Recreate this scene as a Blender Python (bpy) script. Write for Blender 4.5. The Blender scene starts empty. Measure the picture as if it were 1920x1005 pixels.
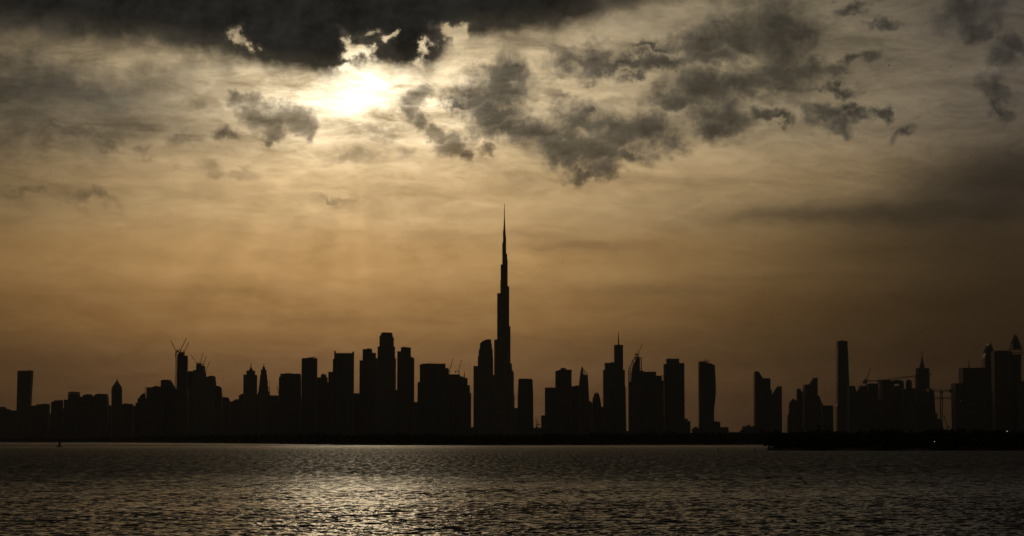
import bpy, bmesh, math, random
import numpy as np
random.seed(7)
C = bpy.context.scene.collection
R = math.radians

# ------------------------------------------------------------------ camera
F = 3800.0                     # focal length in photo pixels (1920 wide)
HZ = 825.0                     # horizon row
CAMH = 5.0
TH = math.atan((HZ - 502.5) / F)
cam_d = bpy.data.cameras.new('camera')
cam_d.sensor_width = 36.0
cam_d.lens = 36.0 * F / 1920.0
cam_d.clip_start = 0.5
cam_d.clip_end = 90000.0
cam = bpy.data.objects.new('camera', cam_d)
C.objects.link(cam)
cam.location = (0, 0, CAMH)
cam.rotation_euler = (R(90) + TH, 0, 0)
bpy.context.scene.camera = cam

vs = bpy.context.scene.view_settings
vs.view_transform = 'Standard'
vs.look = 'None'
vs.gamma = 1.0
EXPO = -2.0
vs.exposure = EXPO
K = 2.0 ** (-EXPO)             # radiance that displays as 1.0

def ray(px, py):
    cx = (px - 960.0) / F
    cy = (502.5 - py) / F
    return cx, math.cos(TH) - cy * math.sin(TH), math.sin(TH) + cy * math.cos(TH)

def P(px, py, Y):
    a, b, c = ray(px, py)
    return a / b * Y, Y, CAMH + c / b * Y

def sk(px, py):                # photo pixel -> sky coordinates (azimuth, elevation scaled)
    a, b, c = ray(px, py)
    n = math.sqrt(a * a + b * b + c * c)
    return 960 + F * math.atan2(a, b), HZ - F * math.asin(c / n)

SUN_PX = (672, 158)
sa, sb, sc_ = ray(*SUN_PX)
SUN_AZ = math.atan2(sa, sb)
SUN_EL = math.asin(sc_ / math.sqrt(sa * sa + sb * sb + sc_ * sc_))

# ------------------------------------------------------------------ world
world = bpy.data.worlds.new('World')
bpy.context.scene.world = world
world.use_nodes = True
wt = world.node_tree
for n in list(wt.nodes):
    wt.nodes.remove(n)

class N:
    """tiny expression helper over shader math nodes"""
    def __init__(s, t, sock):
        s.t = t; s.s = sock
    def _m(s, op, *a, clamp=False):
        n = s.t.nodes.new('ShaderNodeMath'); n.operation = op; n.use_clamp = clamp
        for i, v in enumerate((s,) + a):
            if isinstance(v, N): s.t.links.new(v.s, n.inputs[i])
            else: n.inputs[i].default_value = float(v)
        return N(s.t, n.outputs[0])
    def __add__(s, o): return s._m('ADD', o)
    __radd__ = __add__
    def __sub__(s, o): return s._m('SUBTRACT', o)
    def __rsub__(s, o): return (s * -1.0) + o
    def __mul__(s, o): return s._m('MULTIPLY', o)
    __rmul__ = __mul__
    def __truediv__(s, o): return s._m('DIVIDE', o)
    def pow(s, o): return s._m('POWER', o)
    def exp(s): return s._m('EXPONENT')
    def abs(s): return s._m('ABSOLUTE')
    def min(s, o): return s._m('MINIMUM', o)
    def max(s, o): return s._m('MAXIMUM', o)
    def clamp(s): return s._m('ADD', 0.0, clamp=True)
    def smax(s, o, k): return s._m('SMOOTH_MAX', o, k)
    def smin(s, o, k): return s._m('SMOOTH_MIN', o, k)
    def ss(s, a, b):           # smoothstep from a to b
        n = s.t.nodes.new('ShaderNodeMapRange'); n.interpolation_type = 'SMOOTHSTEP'
        s.t.links.new(s.s, n.inputs[0])
        n.inputs[1].default_value = a; n.inputs[2].default_value = b
        return N(s.t, n.outputs[0])

def vec(t, x, y, z=0.0):
    n = t.nodes.new('ShaderNodeCombineXYZ')
    for i, v in enumerate((x, y, z)):
        if isinstance(v, N): t.links.new(v.s, n.inputs[i])
        else: n.inputs[i].default_value = v
    return n.outputs[0]

def noise(t, v, scale, detail=5, rough=0.55, dist=0.0, col=False):
    n = t.nodes.new('ShaderNodeTexNoise'); n.noise_dimensions = '3D'
    t.links.new(v, n.inputs['Vector'])
    n.inputs['Scale'].default_value = scale; n.inputs['Detail'].default_value = detail
    n.inputs['Roughness'].default_value = rough; n.inputs['Distortion'].default_value = dist
    return n.outputs['Color'] if col else N(t, n.outputs['Fac'])

def vmath(t, op, a, b=None, c=None):
    n = t.nodes.new('ShaderNodeVectorMath'); n.operation = op
    for i, v in enumerate((a, b, c)):
        if v is None: continue
        if isinstance(v, tuple): n.inputs[i].default_value = v
        else: t.links.new(v, n.inputs[i])
    return n

def mixc(t, fac, a, b):
    n = t.nodes.new('ShaderNodeMix'); n.data_type = 'RGBA'; n.clamp_factor = True
    if isinstance(fac, N): t.links.new(fac.s, n.inputs[0])
    else: n.inputs[0].default_value = fac
    for i, v in ((6, a), (7, b)):
        if isinstance(v, tuple): n.inputs[i].default_value = v + (1,)
        else: t.links.new(v, n.inputs[i])
    return n.outputs[2]

def lin(r, g, b):
    f = lambda c: (c / 255) / 12.92 if c <= 10 else (((c / 255) + .055) / 1.055) ** 2.4
    return (f(r), f(g), f(b))

def ramp(t, fac, stops, interp='EASE'):
    n = t.nodes.new('ShaderNodeValToRGB'); n.color_ramp.interpolation = interp
    cr = n.color_ramp
    while len(cr.elements) < len(stops): cr.elements.new(0.5)
    for e, (p, c) in zip(cr.elements, stops):
        e.position = p; e.color = tuple(c) + (1,)
    t.links.new(fac.s, n.inputs[0])
    return n.outputs[0]

tc = wt.nodes.new('ShaderNodeTexCoord')
nrm = vmath(wt, 'NORMALIZE', tc.outputs['Generated'])
sep = wt.nodes.new('ShaderNodeSeparateXYZ'); wt.links.new(nrm.outputs[0], sep.inputs[0])
dx, dy, dz = (N(wt, sep.outputs[i]) for i in range(3))
U = dx._m('ARCTAN2', dy) * F + 960.0
V = dz._m('ARCSINE') * -F + HZ
UV = vec(wt, U, V)

SX, SY = sk(*SUN_PX)
def ell(cx, cy, rx, ry, src=None):        # elliptic radius around a sky point
    cx, cy = sk(cx, cy)
    m = vmath(wt, 'MULTIPLY_ADD', src or UV, (1 / rx, 1 / ry, 0.0), (-cx / rx, -cy / ry, 0.0))
    l = vmath(wt, 'LENGTH', m.outputs[0])
    return N(wt, l.outputs['Value'])
def gau(cx, cy, rx, ry, src=None):
    e = ell(cx, cy, rx, ry, src)
    return (e * e * -1.0).exp()

# warped coordinates for ragged cloud outlines
w1 = noise(wt, UV, 0.006, 3, 0.5, col=True)
w2 = noise(wt, UV, 0.022, 5, 0.6, col=True)
wa = vmath(wt, 'MULTIPLY_ADD', w1, (150.0, 100.0, 0.0), (-75.0, -50.0, 0.0))
wb = vmath(wt, 'MULTIPLY_ADD', w2, (110.0, 85.0, 0.0), (-55.0, -42.5, 0.0))
wab = vmath(wt, 'ADD', wa.outputs[0], wb.outputs[0])
WV = vmath(wt, 'ADD', UV, wab.outputs[0]).outputs[0]
WVs = vmath(wt, 'ADD', UV, wb.outputs[0]).outputs[0]
WVh = vmath(wt, 'MULTIPLY_ADD', wb.outputs[0], (0.35, 0.35, 0.0), None)
wt.links.new(UV, WVh.inputs[2]); WVh = WVh.outputs[0]

# -- base gradient of the glowing veil of high cloud
base_a = ramp(wt, V / 825.0, [(0.0, lin(150, 138, 112)), (0.25, lin(172, 155, 122)), (0.45, lin(178, 150, 105)),
                              (0.60, lin(177, 138, 84)), (0.72, lin(152, 112, 62)), (0.84, lin(110, 77, 44)),
                              (0.92, lin(92, 62, 37)), (1.0, lin(80, 54, 33))])
def colour_scale(col, f):
    n = wt.nodes.new('ShaderNodeVectorMath'); n.operation = 'SCALE'
    wt.links.new(col, n.inputs[0])
    if isinstance(f, N): wt.links.new(f.s, n.inputs['Scale'])
    else: n.inputs['Scale'].default_value = f
    return n.outputs[0]
def colour_add(a, b): return vmath(wt, 'ADD', a, b).outputs[0]

hfall = gau(640, 430, 740, 1500) + gau(1380, 310, 420, 90) * 0.20 + gau(1500, 120, 520, 220) * 0.16
cool = ramp(wt, U / 2400.0, [(0.0, (1.02, 0.97, 0.93)), (0.3, (1.05, 1.0, 0.97)), (0.6, (1.01, 0.995, 1.02)), (0.85, (0.96, 0.98, 1.22))])
base = vmath(wt, 'MULTIPLY', base_a, cool).outputs[0]
# cirrus texture: long streaks, tilted gently
st = vec(wt, U * 0.0028 + V * 0.0022, V * 0.0105 - U * 0.0012)
cir = noise(wt, st, 1.6, 7, 0.62, 0.6)
st2 = vec(wt, U * 0.009 - V * 0.004, V * 0.028 + U * 0.002, 3.0)
cir2 = noise(wt, st2, 1.3, 6, 0.65, 0.8)
st3 = vec(wt, U * 0.022 - V * 0.012, V * 0.055 + U * 0.004, 9.0)
cir3 = noise(wt, st3, 1.0, 6, 0.7, 1.2)
tex = (cir - 0.5) * 1.9 + (cir2 - 0.5) * 1.2 + (cir3 - 0.5) * 0.45
texamp = (V * -1.0).ss(-520.0, -200.0) * 0.82 + 0.15
lum = (hfall * 0.98 + 0.17) * (tex * texamp * 0.75 + 1.0).max(0.2)
base = colour_scale(base, lum)
# glow of the veiled sun
sunr = ell(672, 172, 1.0, 0.85)
g1 = (ell(680, 158, 1.9, 1.0, WVs) / -34.0).exp() * 0.8
g2 = (ell(680, 186, 2.6, 0.75, WVs) / -80.0).exp() * 0.85
g3 = (sunr / -320.0).exp() * 0.46
glow = (g1 + g2) * (tex * 1.9 + 1.0).max(0.15) + g3 * (tex * 1.0 + 1.0).max(0.15)
gcol = mixc(wt, glow.clamp(), lin(234, 200, 146), lin(255, 238, 202))
base = colour_add(base, colour_scale(gcol, glow))
# shafts fanning down from the sun
sx = U + -SX; sy = (V + -SY).max(1.0)
ang = sx / (sy + 60.0)
shaft = noise(wt, vec(wt, ang * 4.5, 0.3, 7.0), 1.0, 2, 0.5)
shm = sy.ss(80.0, 300.0) * (ang.abs() * -1.0).ss(-1.2, -0.2) * (V * -1.0).ss(-760.0, -420.0)
base = colour_scale(base, (shaft - 0.5) * shm * 0.95 + 1.0)

# -- soft dark veils (no hard outline)
veils = [  # x, y, rx, ry, strength
    (150, 168, 230, 56, .90), (10, 155, 120, 70, .85), (330, 135, 120, 22, .38), (60, 250, 270, 50, .60), (250, 230, 200, 50, .35), (0, 320, 300, 60, .25),
    (40, 360, 260, 60, .18), (1480, 404, 130, 13, .38), (1640, 402, 190, 20, .40), (1900, 330, 130, 55, .45), (1700, 388, 120, 20, .30), (1800, 350, 110, 28, .42), (1910, 305, 90, 40, .50), (1800, 450, 220, 50, .30), (60, 720, 240, 120, .14), (1800, 400, 280, 42, .60), (1900, 330, 190, 70, .55),
    (1900, 520, 360, 120, .66), (1800, 620, 560, 70, .42), (1620, 480, 330, 26, .20), (1080, 462, 120, 10, .34), (940, 440, 150, 9, .18),
    (1230, 545, 130, 12, .28), (640, 600, 230, 12, .20), (440, 545, 90, 10, .17), (1500, 520, 200, 10, .12),
    (1750, 200, 220, 160, .14), (1250, 420, 200, 14, .12), (380, 480, 300, 18, .10), (900, 640, 500, 20, .10),
    (330, 690, 330, 26, .10), (1400, 620, 200, 20, .10), (1880, 700, 260, 60, .1)]
dark = None
for v in veils:
    q = gau(v[0], v[1], v[2], v[3], WV if v[1] < 300 else WVh) * v[4]
    dark = (1.0 - q) if dark is None else dark * (1.0 - q)
veilcol = vmath(wt, 'MULTIPLY', base, (0.15, 0.175, 0.23)).outputs[0]
base = mixc(wt, dark, veilcol, base)

# -- cumulus scraps, each field a smooth union of ragged ellipses
edge = noise(wt, UV, 0.017, 9, 0.66, 0.3)
UVo = vmath(wt, 'ADD', UV, (-9.0, -9.0, 0.0)).outputs[0]
edgeo = noise(wt, UVo, 0.017, 9, 0.66, 0.3)
relief = (edge - edgeo)
edge2 = noise(wt, UV, 0.010, 4, 0.55)
vor = wt.nodes.new('ShaderNodeTexVoronoi'); vor.feature = 'F1'; vor.normalize = True
wt.links.new(WVs, vor.inputs['Vector']); vor.inputs['Scale'].default_value = 0.032; vor.inputs['Detail'].default_value = 4.0
vor.inputs['Roughness'].default_value = 0.6
puff = N(wt, vor.outputs['Distance']) * -1.0 + 0.30
WVm = vmath(wt, 'MULTIPLY_ADD', wb.outputs[0], (0.7, 0.7, 0.0), None)
wt.links.new(UV, WVm.inputs[2]); WVm = WVm.outputs[0]
def field(blobs, src, k=0.25):
    f = None
    if len(blobs) > 30: blobs = [(x, y, rx * 1.08, ry * 1.08) for x, y, rx, ry in blobs]
    for (x, y, rx, ry) in blobs:
        e = ell(x, y, rx, ry, src)
        f = e if f is None else f.smin(e, k)
    return f
big = [(1455, 55, 75, 52), (1380, 68, 90, 38), (1310, 85, 80, 26), (1470, 100, 50, 45), (1240, 92, 55, 8), (1500, 60, 40, 34),
       (1105, 116, 62, 26), (1180, 118, 70, 16), (1240, 118, 90, 17), (1330, 110, 60, 22), (1195, 140, 25, 9),
       (1400, 158, 110, 30), (1480, 135, 90, 22), (1540, 130, 70, 18), (1600, 112, 44, 9), (1330, 170, 80, 32), (1350, 215, 55, 38), (1270, 185, 60, 22),
       (1345, 245, 30, 22), (1440, 215, 28, 14), (1465, 225, 20, 10), (1560, 165, 44, 8),
       (940, 165, 55, 38), (900, 185, 60, 22), (865, 195, 36, 8), (955, 150, 32, 40), (930, 215, 55, 28), (960, 245, 70, 26),
       (1020, 250, 60, 34), (1060, 270, 65, 38), (1110, 280, 60, 42), (1130, 310, 44, 22), (1075, 290, 32, 30), (1160, 250, 75, 42),
       (1210, 245, 70, 34), (1255, 265, 38, 26), (1090, 230, 70, 32), (1105, 208, 16, 18), (1180, 290, 34, 18), (1100, 325, 40, 14)]
mid2 = [(1545, 215, 34, 20), (1575, 240, 30, 24), (1610, 218, 26, 12), (1690, 245, 26, 14), (1660, 220, 20, 9), (1585, 202, 18, 10),
        (1810, 25, 52, 36), (1835, 55, 38, 22), (1880, 110, 34, 34), (1865, 160, 26, 40), (1872, 200, 18, 24), (1910, 90, 30, 26),
        (1610, 8, 40, 12), (1650, 42, 34, 10)]
small = [(447, 187, 32, 18), (468, 208, 30, 16), (492, 220, 38, 22), (530, 218, 44, 24), (560, 232, 32, 24), (575, 250, 18, 18), (512, 245, 26, 24), (508, 262, 12, 12),
         (425, 252, 24, 14), (775, 182, 28, 20), (768, 205, 20, 22), (790, 235, 22, 18), (845, 272, 34, 18), (915, 285, 12, 10), (870, 290, 18, 10), (820, 252, 28, 12)]
faint = [(90, 262, 22, 18), (75, 246, 26, 12), (200, 268, 30, 12), (265, 284, 20, 9), (425, 322, 74, 12), (60, 362, 40, 12), (330, 255, 40, 10),
         (175, 372, 64, 14), (780, 285, 18, 12), (640, 290, 46, 9), (715, 245, 50, 12), (130, 245, 60, 10), (1050, 178, 22, 10), (620, 380, 60, 8)]
def cloud(basec, blobs, src, amp, lo, hi, tint, floor, opacity, k=0.25):
    f = field(blobs, src, k)
    d = (1.0 - f).min(0.75) + (edge - 0.5) * amp + (edge2 - 0.5) * amp * 0.5 + puff * amp * 0.36
    a = d.ss(lo, hi) * opacity
    core = d.ss(hi - 0.3, hi + 0.7)
    # cloud body: what is left of the veil's light through it, greyer, plus its own dull grey
    thin = vmath(wt, 'MULTIPLY', basec, tint).outputs[0]
    own = vmath(wt, 'ADD', colour_scale(thin, 1.0 - core * 0.5), floor).outputs[0]
    own = colour_scale(own, (1.12 - core * 0.42) * (relief * 2.2 + puff * 0.35 + 1.0).max(0.4).min(1.8))
    return mixc(wt, a, basec, own)
base = cloud(base, mid2, WVs, 2.2, -0.50, 0.55, (0.22, 0.24, 0.28), lin(40, 37, 32), 0.92)
base = cloud(base, faint, WVs, 2.4, -0.45, 0.90, (0.35, 0.35, 0.36), lin(34, 30, 24), 0.62)
base = cloud(base, small, WVm, 2.4, -0.45, 0.45, (0.26, 0.26, 0.27), lin(34, 30, 24), 0.85)
base = cloud(base, big, WVs, 1.9, -0.62, 0.68, (0.13, 0.14, 0.165), lin(46, 42, 34), 0.97)

# -- the heavy bank along the top; its lower edge is a curve over azimuth
ebank = [(-400, 70), (0, 72), (90, 80), (200, 90), (300, 96), (380, 112), (440, 126), (500, 138), (560, 146), (620, 156),
         (665, 142), (700, 130), (760, 142), (800, 142), (825, 118), (860, 86), (930, 82), (985, 72), (1040, 66), (1090, 50), (1140, 32),
         (1200, 18), (1260, 8), (1330, -30), (1500, -90), (2300, -120)]
fc = wt.nodes.new('ShaderNodeFloatCurve')
cm = fc.mapping; cv = cm.curves[0]
pts = [((sk(x, y)[0] + 400) / 2700.0, (sk(x, y)[1] + 200) / 400.0) for x, y in ebank]
cm.clip_min_x = 0; cm.clip_max_x = 1
while len(cv.points) < len(pts): cv.points.new(0.5, 0.5)
for p, (x, y) in zip(cv.points, pts): p.location = (min(max(x, 0), 1), y); p.handle_type = 'AUTO'
cm.update()
wt.links.new(((U + 400.0) / 2700.0).clamp().s, fc.inputs['Value'])
fc.inputs['Factor'].default_value = 1.0
vb = N(wt, fc.outputs[0]) * 400.0 - 200.0
bank = (vb - V) / 26.0
holes = None
for (x, y, rx, ry, s) in [(450, 58, 14, 16, 2.9), (468, 78, 10, 10, 2.4), (655, 68, 18, 22, 3.2), (672, 94, 18, 14, 2.8), (692, 52, 16, 10, 2.2), (722, 72, 22, 14, 3.3), (742, 60, 14, 10, 2.4), (690, 95, 14, 9, 1.0),
                          (838, 50, 30, 12, 3.2), (855, 74, 15, 18, 3.4), (795, 92, 12, 22, 3.0), (655, 128, 16, 10, 2.5), (810, 80, 14, 16, 1.5)]:
    g = gau(x, y, rx, ry, WVs) * s
    holes = g if holes is None else holes + g
bank = bank.min(3.2) + (edge - 0.5) * 3.0 + (edge2 - 0.5) * 1.6 - holes
topend = (V * -1.0).ss(2600.0, 1500.0)           # bank carried on unseen overhead to darken water reflections, thinning out well above
ba = (bank.ss(-1.1, 1.15) * 0.86 + (vb - V).ss(0.0, 26.0) * 0.14) * topend
bcol = mixc(wt, bank.ss(0.6, 2.6), lin(66, 60, 50), lin(33, 32, 29))
bcol = colour_scale(bcol, ((edge2 - 0.5) * 2.6 + relief * 2.0 + puff * 0.2 + 1.0).max(0.5))
rim = ba * (1.0 - ba) * (sunr / -150.0).exp() * 1.6
base = mixc(wt, ba, base, bcol)
base = colour_add(base, colour_scale(gcol, rim))

# -- above and around: ordinary sky
sky = wt.nodes.new('ShaderNodeTexSky'); sky.sky_type = 'NISHITA'
sky.sun_disc = False
sky.sun_elevation = SUN_EL
sky.sun_rotation = SUN_AZ
sky.dust_density = 4.0
bgN = wt.nodes.new('ShaderNodeBackground'); bgN.inputs['Strength'].default_value = 0.05
skyt = vmath(wt, 'MULTIPLY', sky.outputs[0], (0.9, 0.72, 0.5)).outputs[0]
wt.links.new(skyt, bgN.inputs['Color'])
bgC = wt.nodes.new('ShaderNodeBackground'); wt.links.new(base, bgC.inputs['Color'])
bgC.inputs['Strength'].default_value = K
front = dy.ss(0.35, 0.8) * (V * -1.0).ss(3200.0, 1800.0)
mx = wt.nodes.new('ShaderNodeMixShader')
wt.links.new(front.s, mx.inputs[0]); wt.links.new(bgN.outputs[0], mx.inputs[1]); wt.links.new(bgC.outputs[0], mx.inputs[2])
wo = wt.nodes.new('ShaderNodeOutputWorld'); wt.links.new(mx.outputs[0], wo.inputs['Surface'])
world.cycles.sampling_method = 'MANUAL'
world.cycles.sample_map_resolution = 1024

# ------------------------------------------------------------------ sun
sun_d = bpy.data.lights.new('sun', 'SUN')
sun_d.energy = 0.06
sun_d.angle = R(4.0)
sun_d.color = (1.0, 0.80, 0.52)
sun = bpy.data.objects.new('sun', sun_d); C.objects.link(sun)
sun.rotation_euler = (R(90) - SUN_EL, 0, R(180) - SUN_AZ)
sun.location = (-300, 0, 400)

# ------------------------------------------------------------------ materials
def pbr(name, col, rough=0.7, metal=0.0):
    m = bpy.data.materials.new(name); m.use_nodes = True
    b = m.node_tree.nodes['Principled BSDF']
    b.inputs['Base Color'].default_value = tuple(col) + (1,)
    b.inputs['Roughness'].default_value = rough; b.inputs['Metallic'].default_value = metal
    return m, b

def varied(name, c1, c2, scale, rough=0.8, metal=0.0, det=6):
    m, b = pbr(name, c1, rough, metal); t = m.node_tree
    co = t.nodes.new('ShaderNodeTexCoord')
    f = noise(t, co.outputs['Object'], scale, det, 0.6)
    t.links.new(mixc(t, f.ss(0.3, 0.7), tuple(c1), tuple(c2)), b.inputs['Base Color'])
    return m

def facade_glass(name, c1, c2):
    """curtain wall: panes of slightly different tint between thin mullions"""
    m, b = pbr(name, c1, 0.34); t = m.node_tree
    co = t.nodes.new('ShaderNodeTexCoord')
    br = t.nodes.new('ShaderNodeTexBrick')
    mp = t.nodes.new('ShaderNodeMapping'); mp.inputs['Rotation'].default_value = (R(90), 0, 0)
    t.links.new(co.outputs['Object'], mp.inputs[0]); t.links.new(mp.outputs[0], br.inputs['Vector'])
    br.offset = 0.0; br.inputs['Scale'].default_value = 1.0
    br.inputs['Brick Width'].default_value = 1.6; br.inputs['Row Height'].default_value = 3.7
    br.inputs['Mortar Size'].default_value = 0.08
    br.inputs['Color1'].default_value = tuple(c1) + (1,); br.inputs['Color2'].default_value = tuple(c2) + (1,)
    br.inputs['Mortar'].default_value = (0.12, 0.12, 0.12, 1)
    t.links.new(br.outputs['Color'], b.inputs['Base Color'])
    return m

GLASS = [facade_glass('glass_blue', (0.02, 0.03, 0.035), (0.035, 0.045, 0.05)),
         facade_glass('glass_bronze', (0.03, 0.025, 0.02), (0.05, 0.04, 0.03)),
         facade_glass('glass_grey', (0.03, 0.03, 0.03), (0.05, 0.05, 0.052))]
CONC = [varied('concrete_pale', (0.20, 0.19, 0.17), (0.14, 0.13, 0.12), 0.03),
        varied('concrete_sand', (0.20, 0.16, 0.12), (0.14, 0.11, 0.08), 0.04),
        varied('cladding_grey', (0.12, 0.12, 0.12), (0.08, 0.08, 0.085), 0.05, 0.5)]
STEEL = varied('painted_steel', (0.12, 0.10, 0.05), (0.07, 0.05, 0.03), 0.8, 0.6)
DARKSTEEL = varied('dark_steel', (0.07, 0.07, 0.07), (0.04, 0.04, 0.045), 0.8, 0.5)
SAND = varied('sand_soil', (0.16, 0.12, 0.08), (0.08, 0.065, 0.045), 0.02, 0.95)
ROCK = varied('wet_rock', (0.06, 0.055, 0.05), (0.03, 0.028, 0.025), 0.6, 0.8)
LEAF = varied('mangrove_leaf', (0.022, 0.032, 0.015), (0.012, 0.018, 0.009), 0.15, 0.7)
BIRDM = varied('dark_feather', (0.04, 0.035, 0.03), (0.02, 0.02, 0.02), 8.0, 0.8)
lampm = bpy.data.materials.new('lamp_light'); lampm.use_nodes = True
_b = lampm.node_tree.nodes['Principled BSDF']
_b.inputs['Emission Color'].default_value = (1.0, 0.93, 0.8, 1); _b.inputs['Emission Strength'].default_value = 1.4

# ------------------------------------------------------------------ mesh helpers
class MB:
    def __init__(s): s.v = []; s.f = []; s.m = []
    def box(s, x0, x1, y0, y1, z0, z1, mi=0):
        b = len(s.v)
        s.v += [(x0, y0, z0), (x1, y0, z0), (x1, y1, z0), (x0, y1, z0), (x0, y0, z1), (x1, y0, z1), (x1, y1, z1), (x0, y1, z1)]
        s.f += [(b, b + 3, b + 2, b + 1), (b + 4, b + 5, b + 6, b + 7), (b, b + 1, b + 5, b + 4), (b + 1, b + 2, b + 6, b + 5),
                (b + 2, b + 3, b + 7, b + 6), (b + 3, b, b + 4, b + 7)]
        s.m += [mi] * 6
    def bar(s, p, q, w, w2=None, mi=0, n=4):
        w2 = w if w2 is None else w2
        p = np.array(p, float); q = np.array(q, float); d = q - p; L = np.linalg.norm(d)
        if L < 1e-6: return
        d /= L; a = np.cross(d, (0, 1, 0) if abs(d[1]) < .9 else (1, 0, 0)); a /= np.linalg.norm(a); c = np.cross(d, a)
        b = len(s.v)
        for (o, r) in ((p, w / 2), (q, w2 / 2)):
            for k in range(n):
                t = 2 * math.pi * (k + .5) / n
                s.v.append(tuple(o + a * r * 1.414 * math.cos(t) + c * r * 1.414 * math.sin(t)))
        for k in range(n):
            s.f.append((b + k, b + (k + 1) % n, b + n + (k + 1) % n, b + n + k)); s.m.append(mi)
        s.f.append(tuple(b + n + k for k in range(n))); s.m.append(mi)
        s.f.append(tuple(b + k for k in reversed(range(n)))); s.m.append(mi)
    def loft(s, rings, mi=0):       # rings: lists of points, same count
        b = len(s.v); n = len(rings[0])
        for r in rings: s.v += [tuple(p) for p in r]
        for i in range(len(rings) - 1):
            for k in range(n):
                s.f.append((b + i * n + k, b + i * n + (k + 1) % n, b + (i + 1) * n + (k + 1) % n, b + (i + 1) * n + k)); s.m.append(mi)
        s.f.append(tuple(b + k for k in reversed(range(n)))); s.m.append(mi)
        s.f.append(tuple(b + (len(rings) - 1) * n + k for k in range(n))); s.m.append(mi)
    def prism(s, poly, y0, y1, mi=0):     # polygon in XZ, extruded in Y
        b = len(s.v); n = len(poly)
        s.v += [(x, y0, z) for x, z in poly] + [(x, y1, z) for x, z in poly]
        s.f.append(tuple(b + k for k in range(n))); s.f.append(tuple(b + n + k for k in reversed(range(n)))); s.m += [mi, mi]
        for k in range(n):
            (xa, za), (xb, zb) = poly[k], poly[(k + 1) % n]
            s.f.append((b + k, b + n + k, b + n + (k + 1) % n, b + (k + 1) % n)); s.m.append(1 if abs(xb - xa) > abs(zb - za) * .35 else mi)
    def build(s, name, mats, parent=None, origin=(0, 0, 0)):
        me = bpy.data.meshes.new(name)
        o0 = origin if parent is None else tuple(parent.location)
        me.from_pydata([(x - o0[0], y - o0[1], z - o0[2]) for x, y, z in s.v], [], s.f)
        for m in (mats if isinstance(mats, (list, tuple)) else [mats]): me.materials.append(m)
        me.polygons.foreach_set('material_index', s.m)
        bm = bmesh.new(); bm.from_mesh(me); bmesh.ops.recalc_face_normals(bm, faces=bm.faces); bm.to_mesh(me); bm.free()
        me.update()
        o = bpy.data.objects.new(name, me); C.objects.link(o)
        if parent is None: o.location = origin
        else: o.parent = parent
        return o

def thing(name, loc, label, cat, group=None):
    o = bpy.data.objects.new(name, None); C.objects.link(o); o.location = loc
    o.empty_display_size = 5.0
    o['label'] = label; o['category'] = cat
    if group: o['group'] = group
    return o
def tag(o, label, cat, group=None):
    o['label'] = label; o['category'] = cat
    if group: o['group'] = group
    return o
def struct(o): o['kind'] = 'structure'; return o

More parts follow.
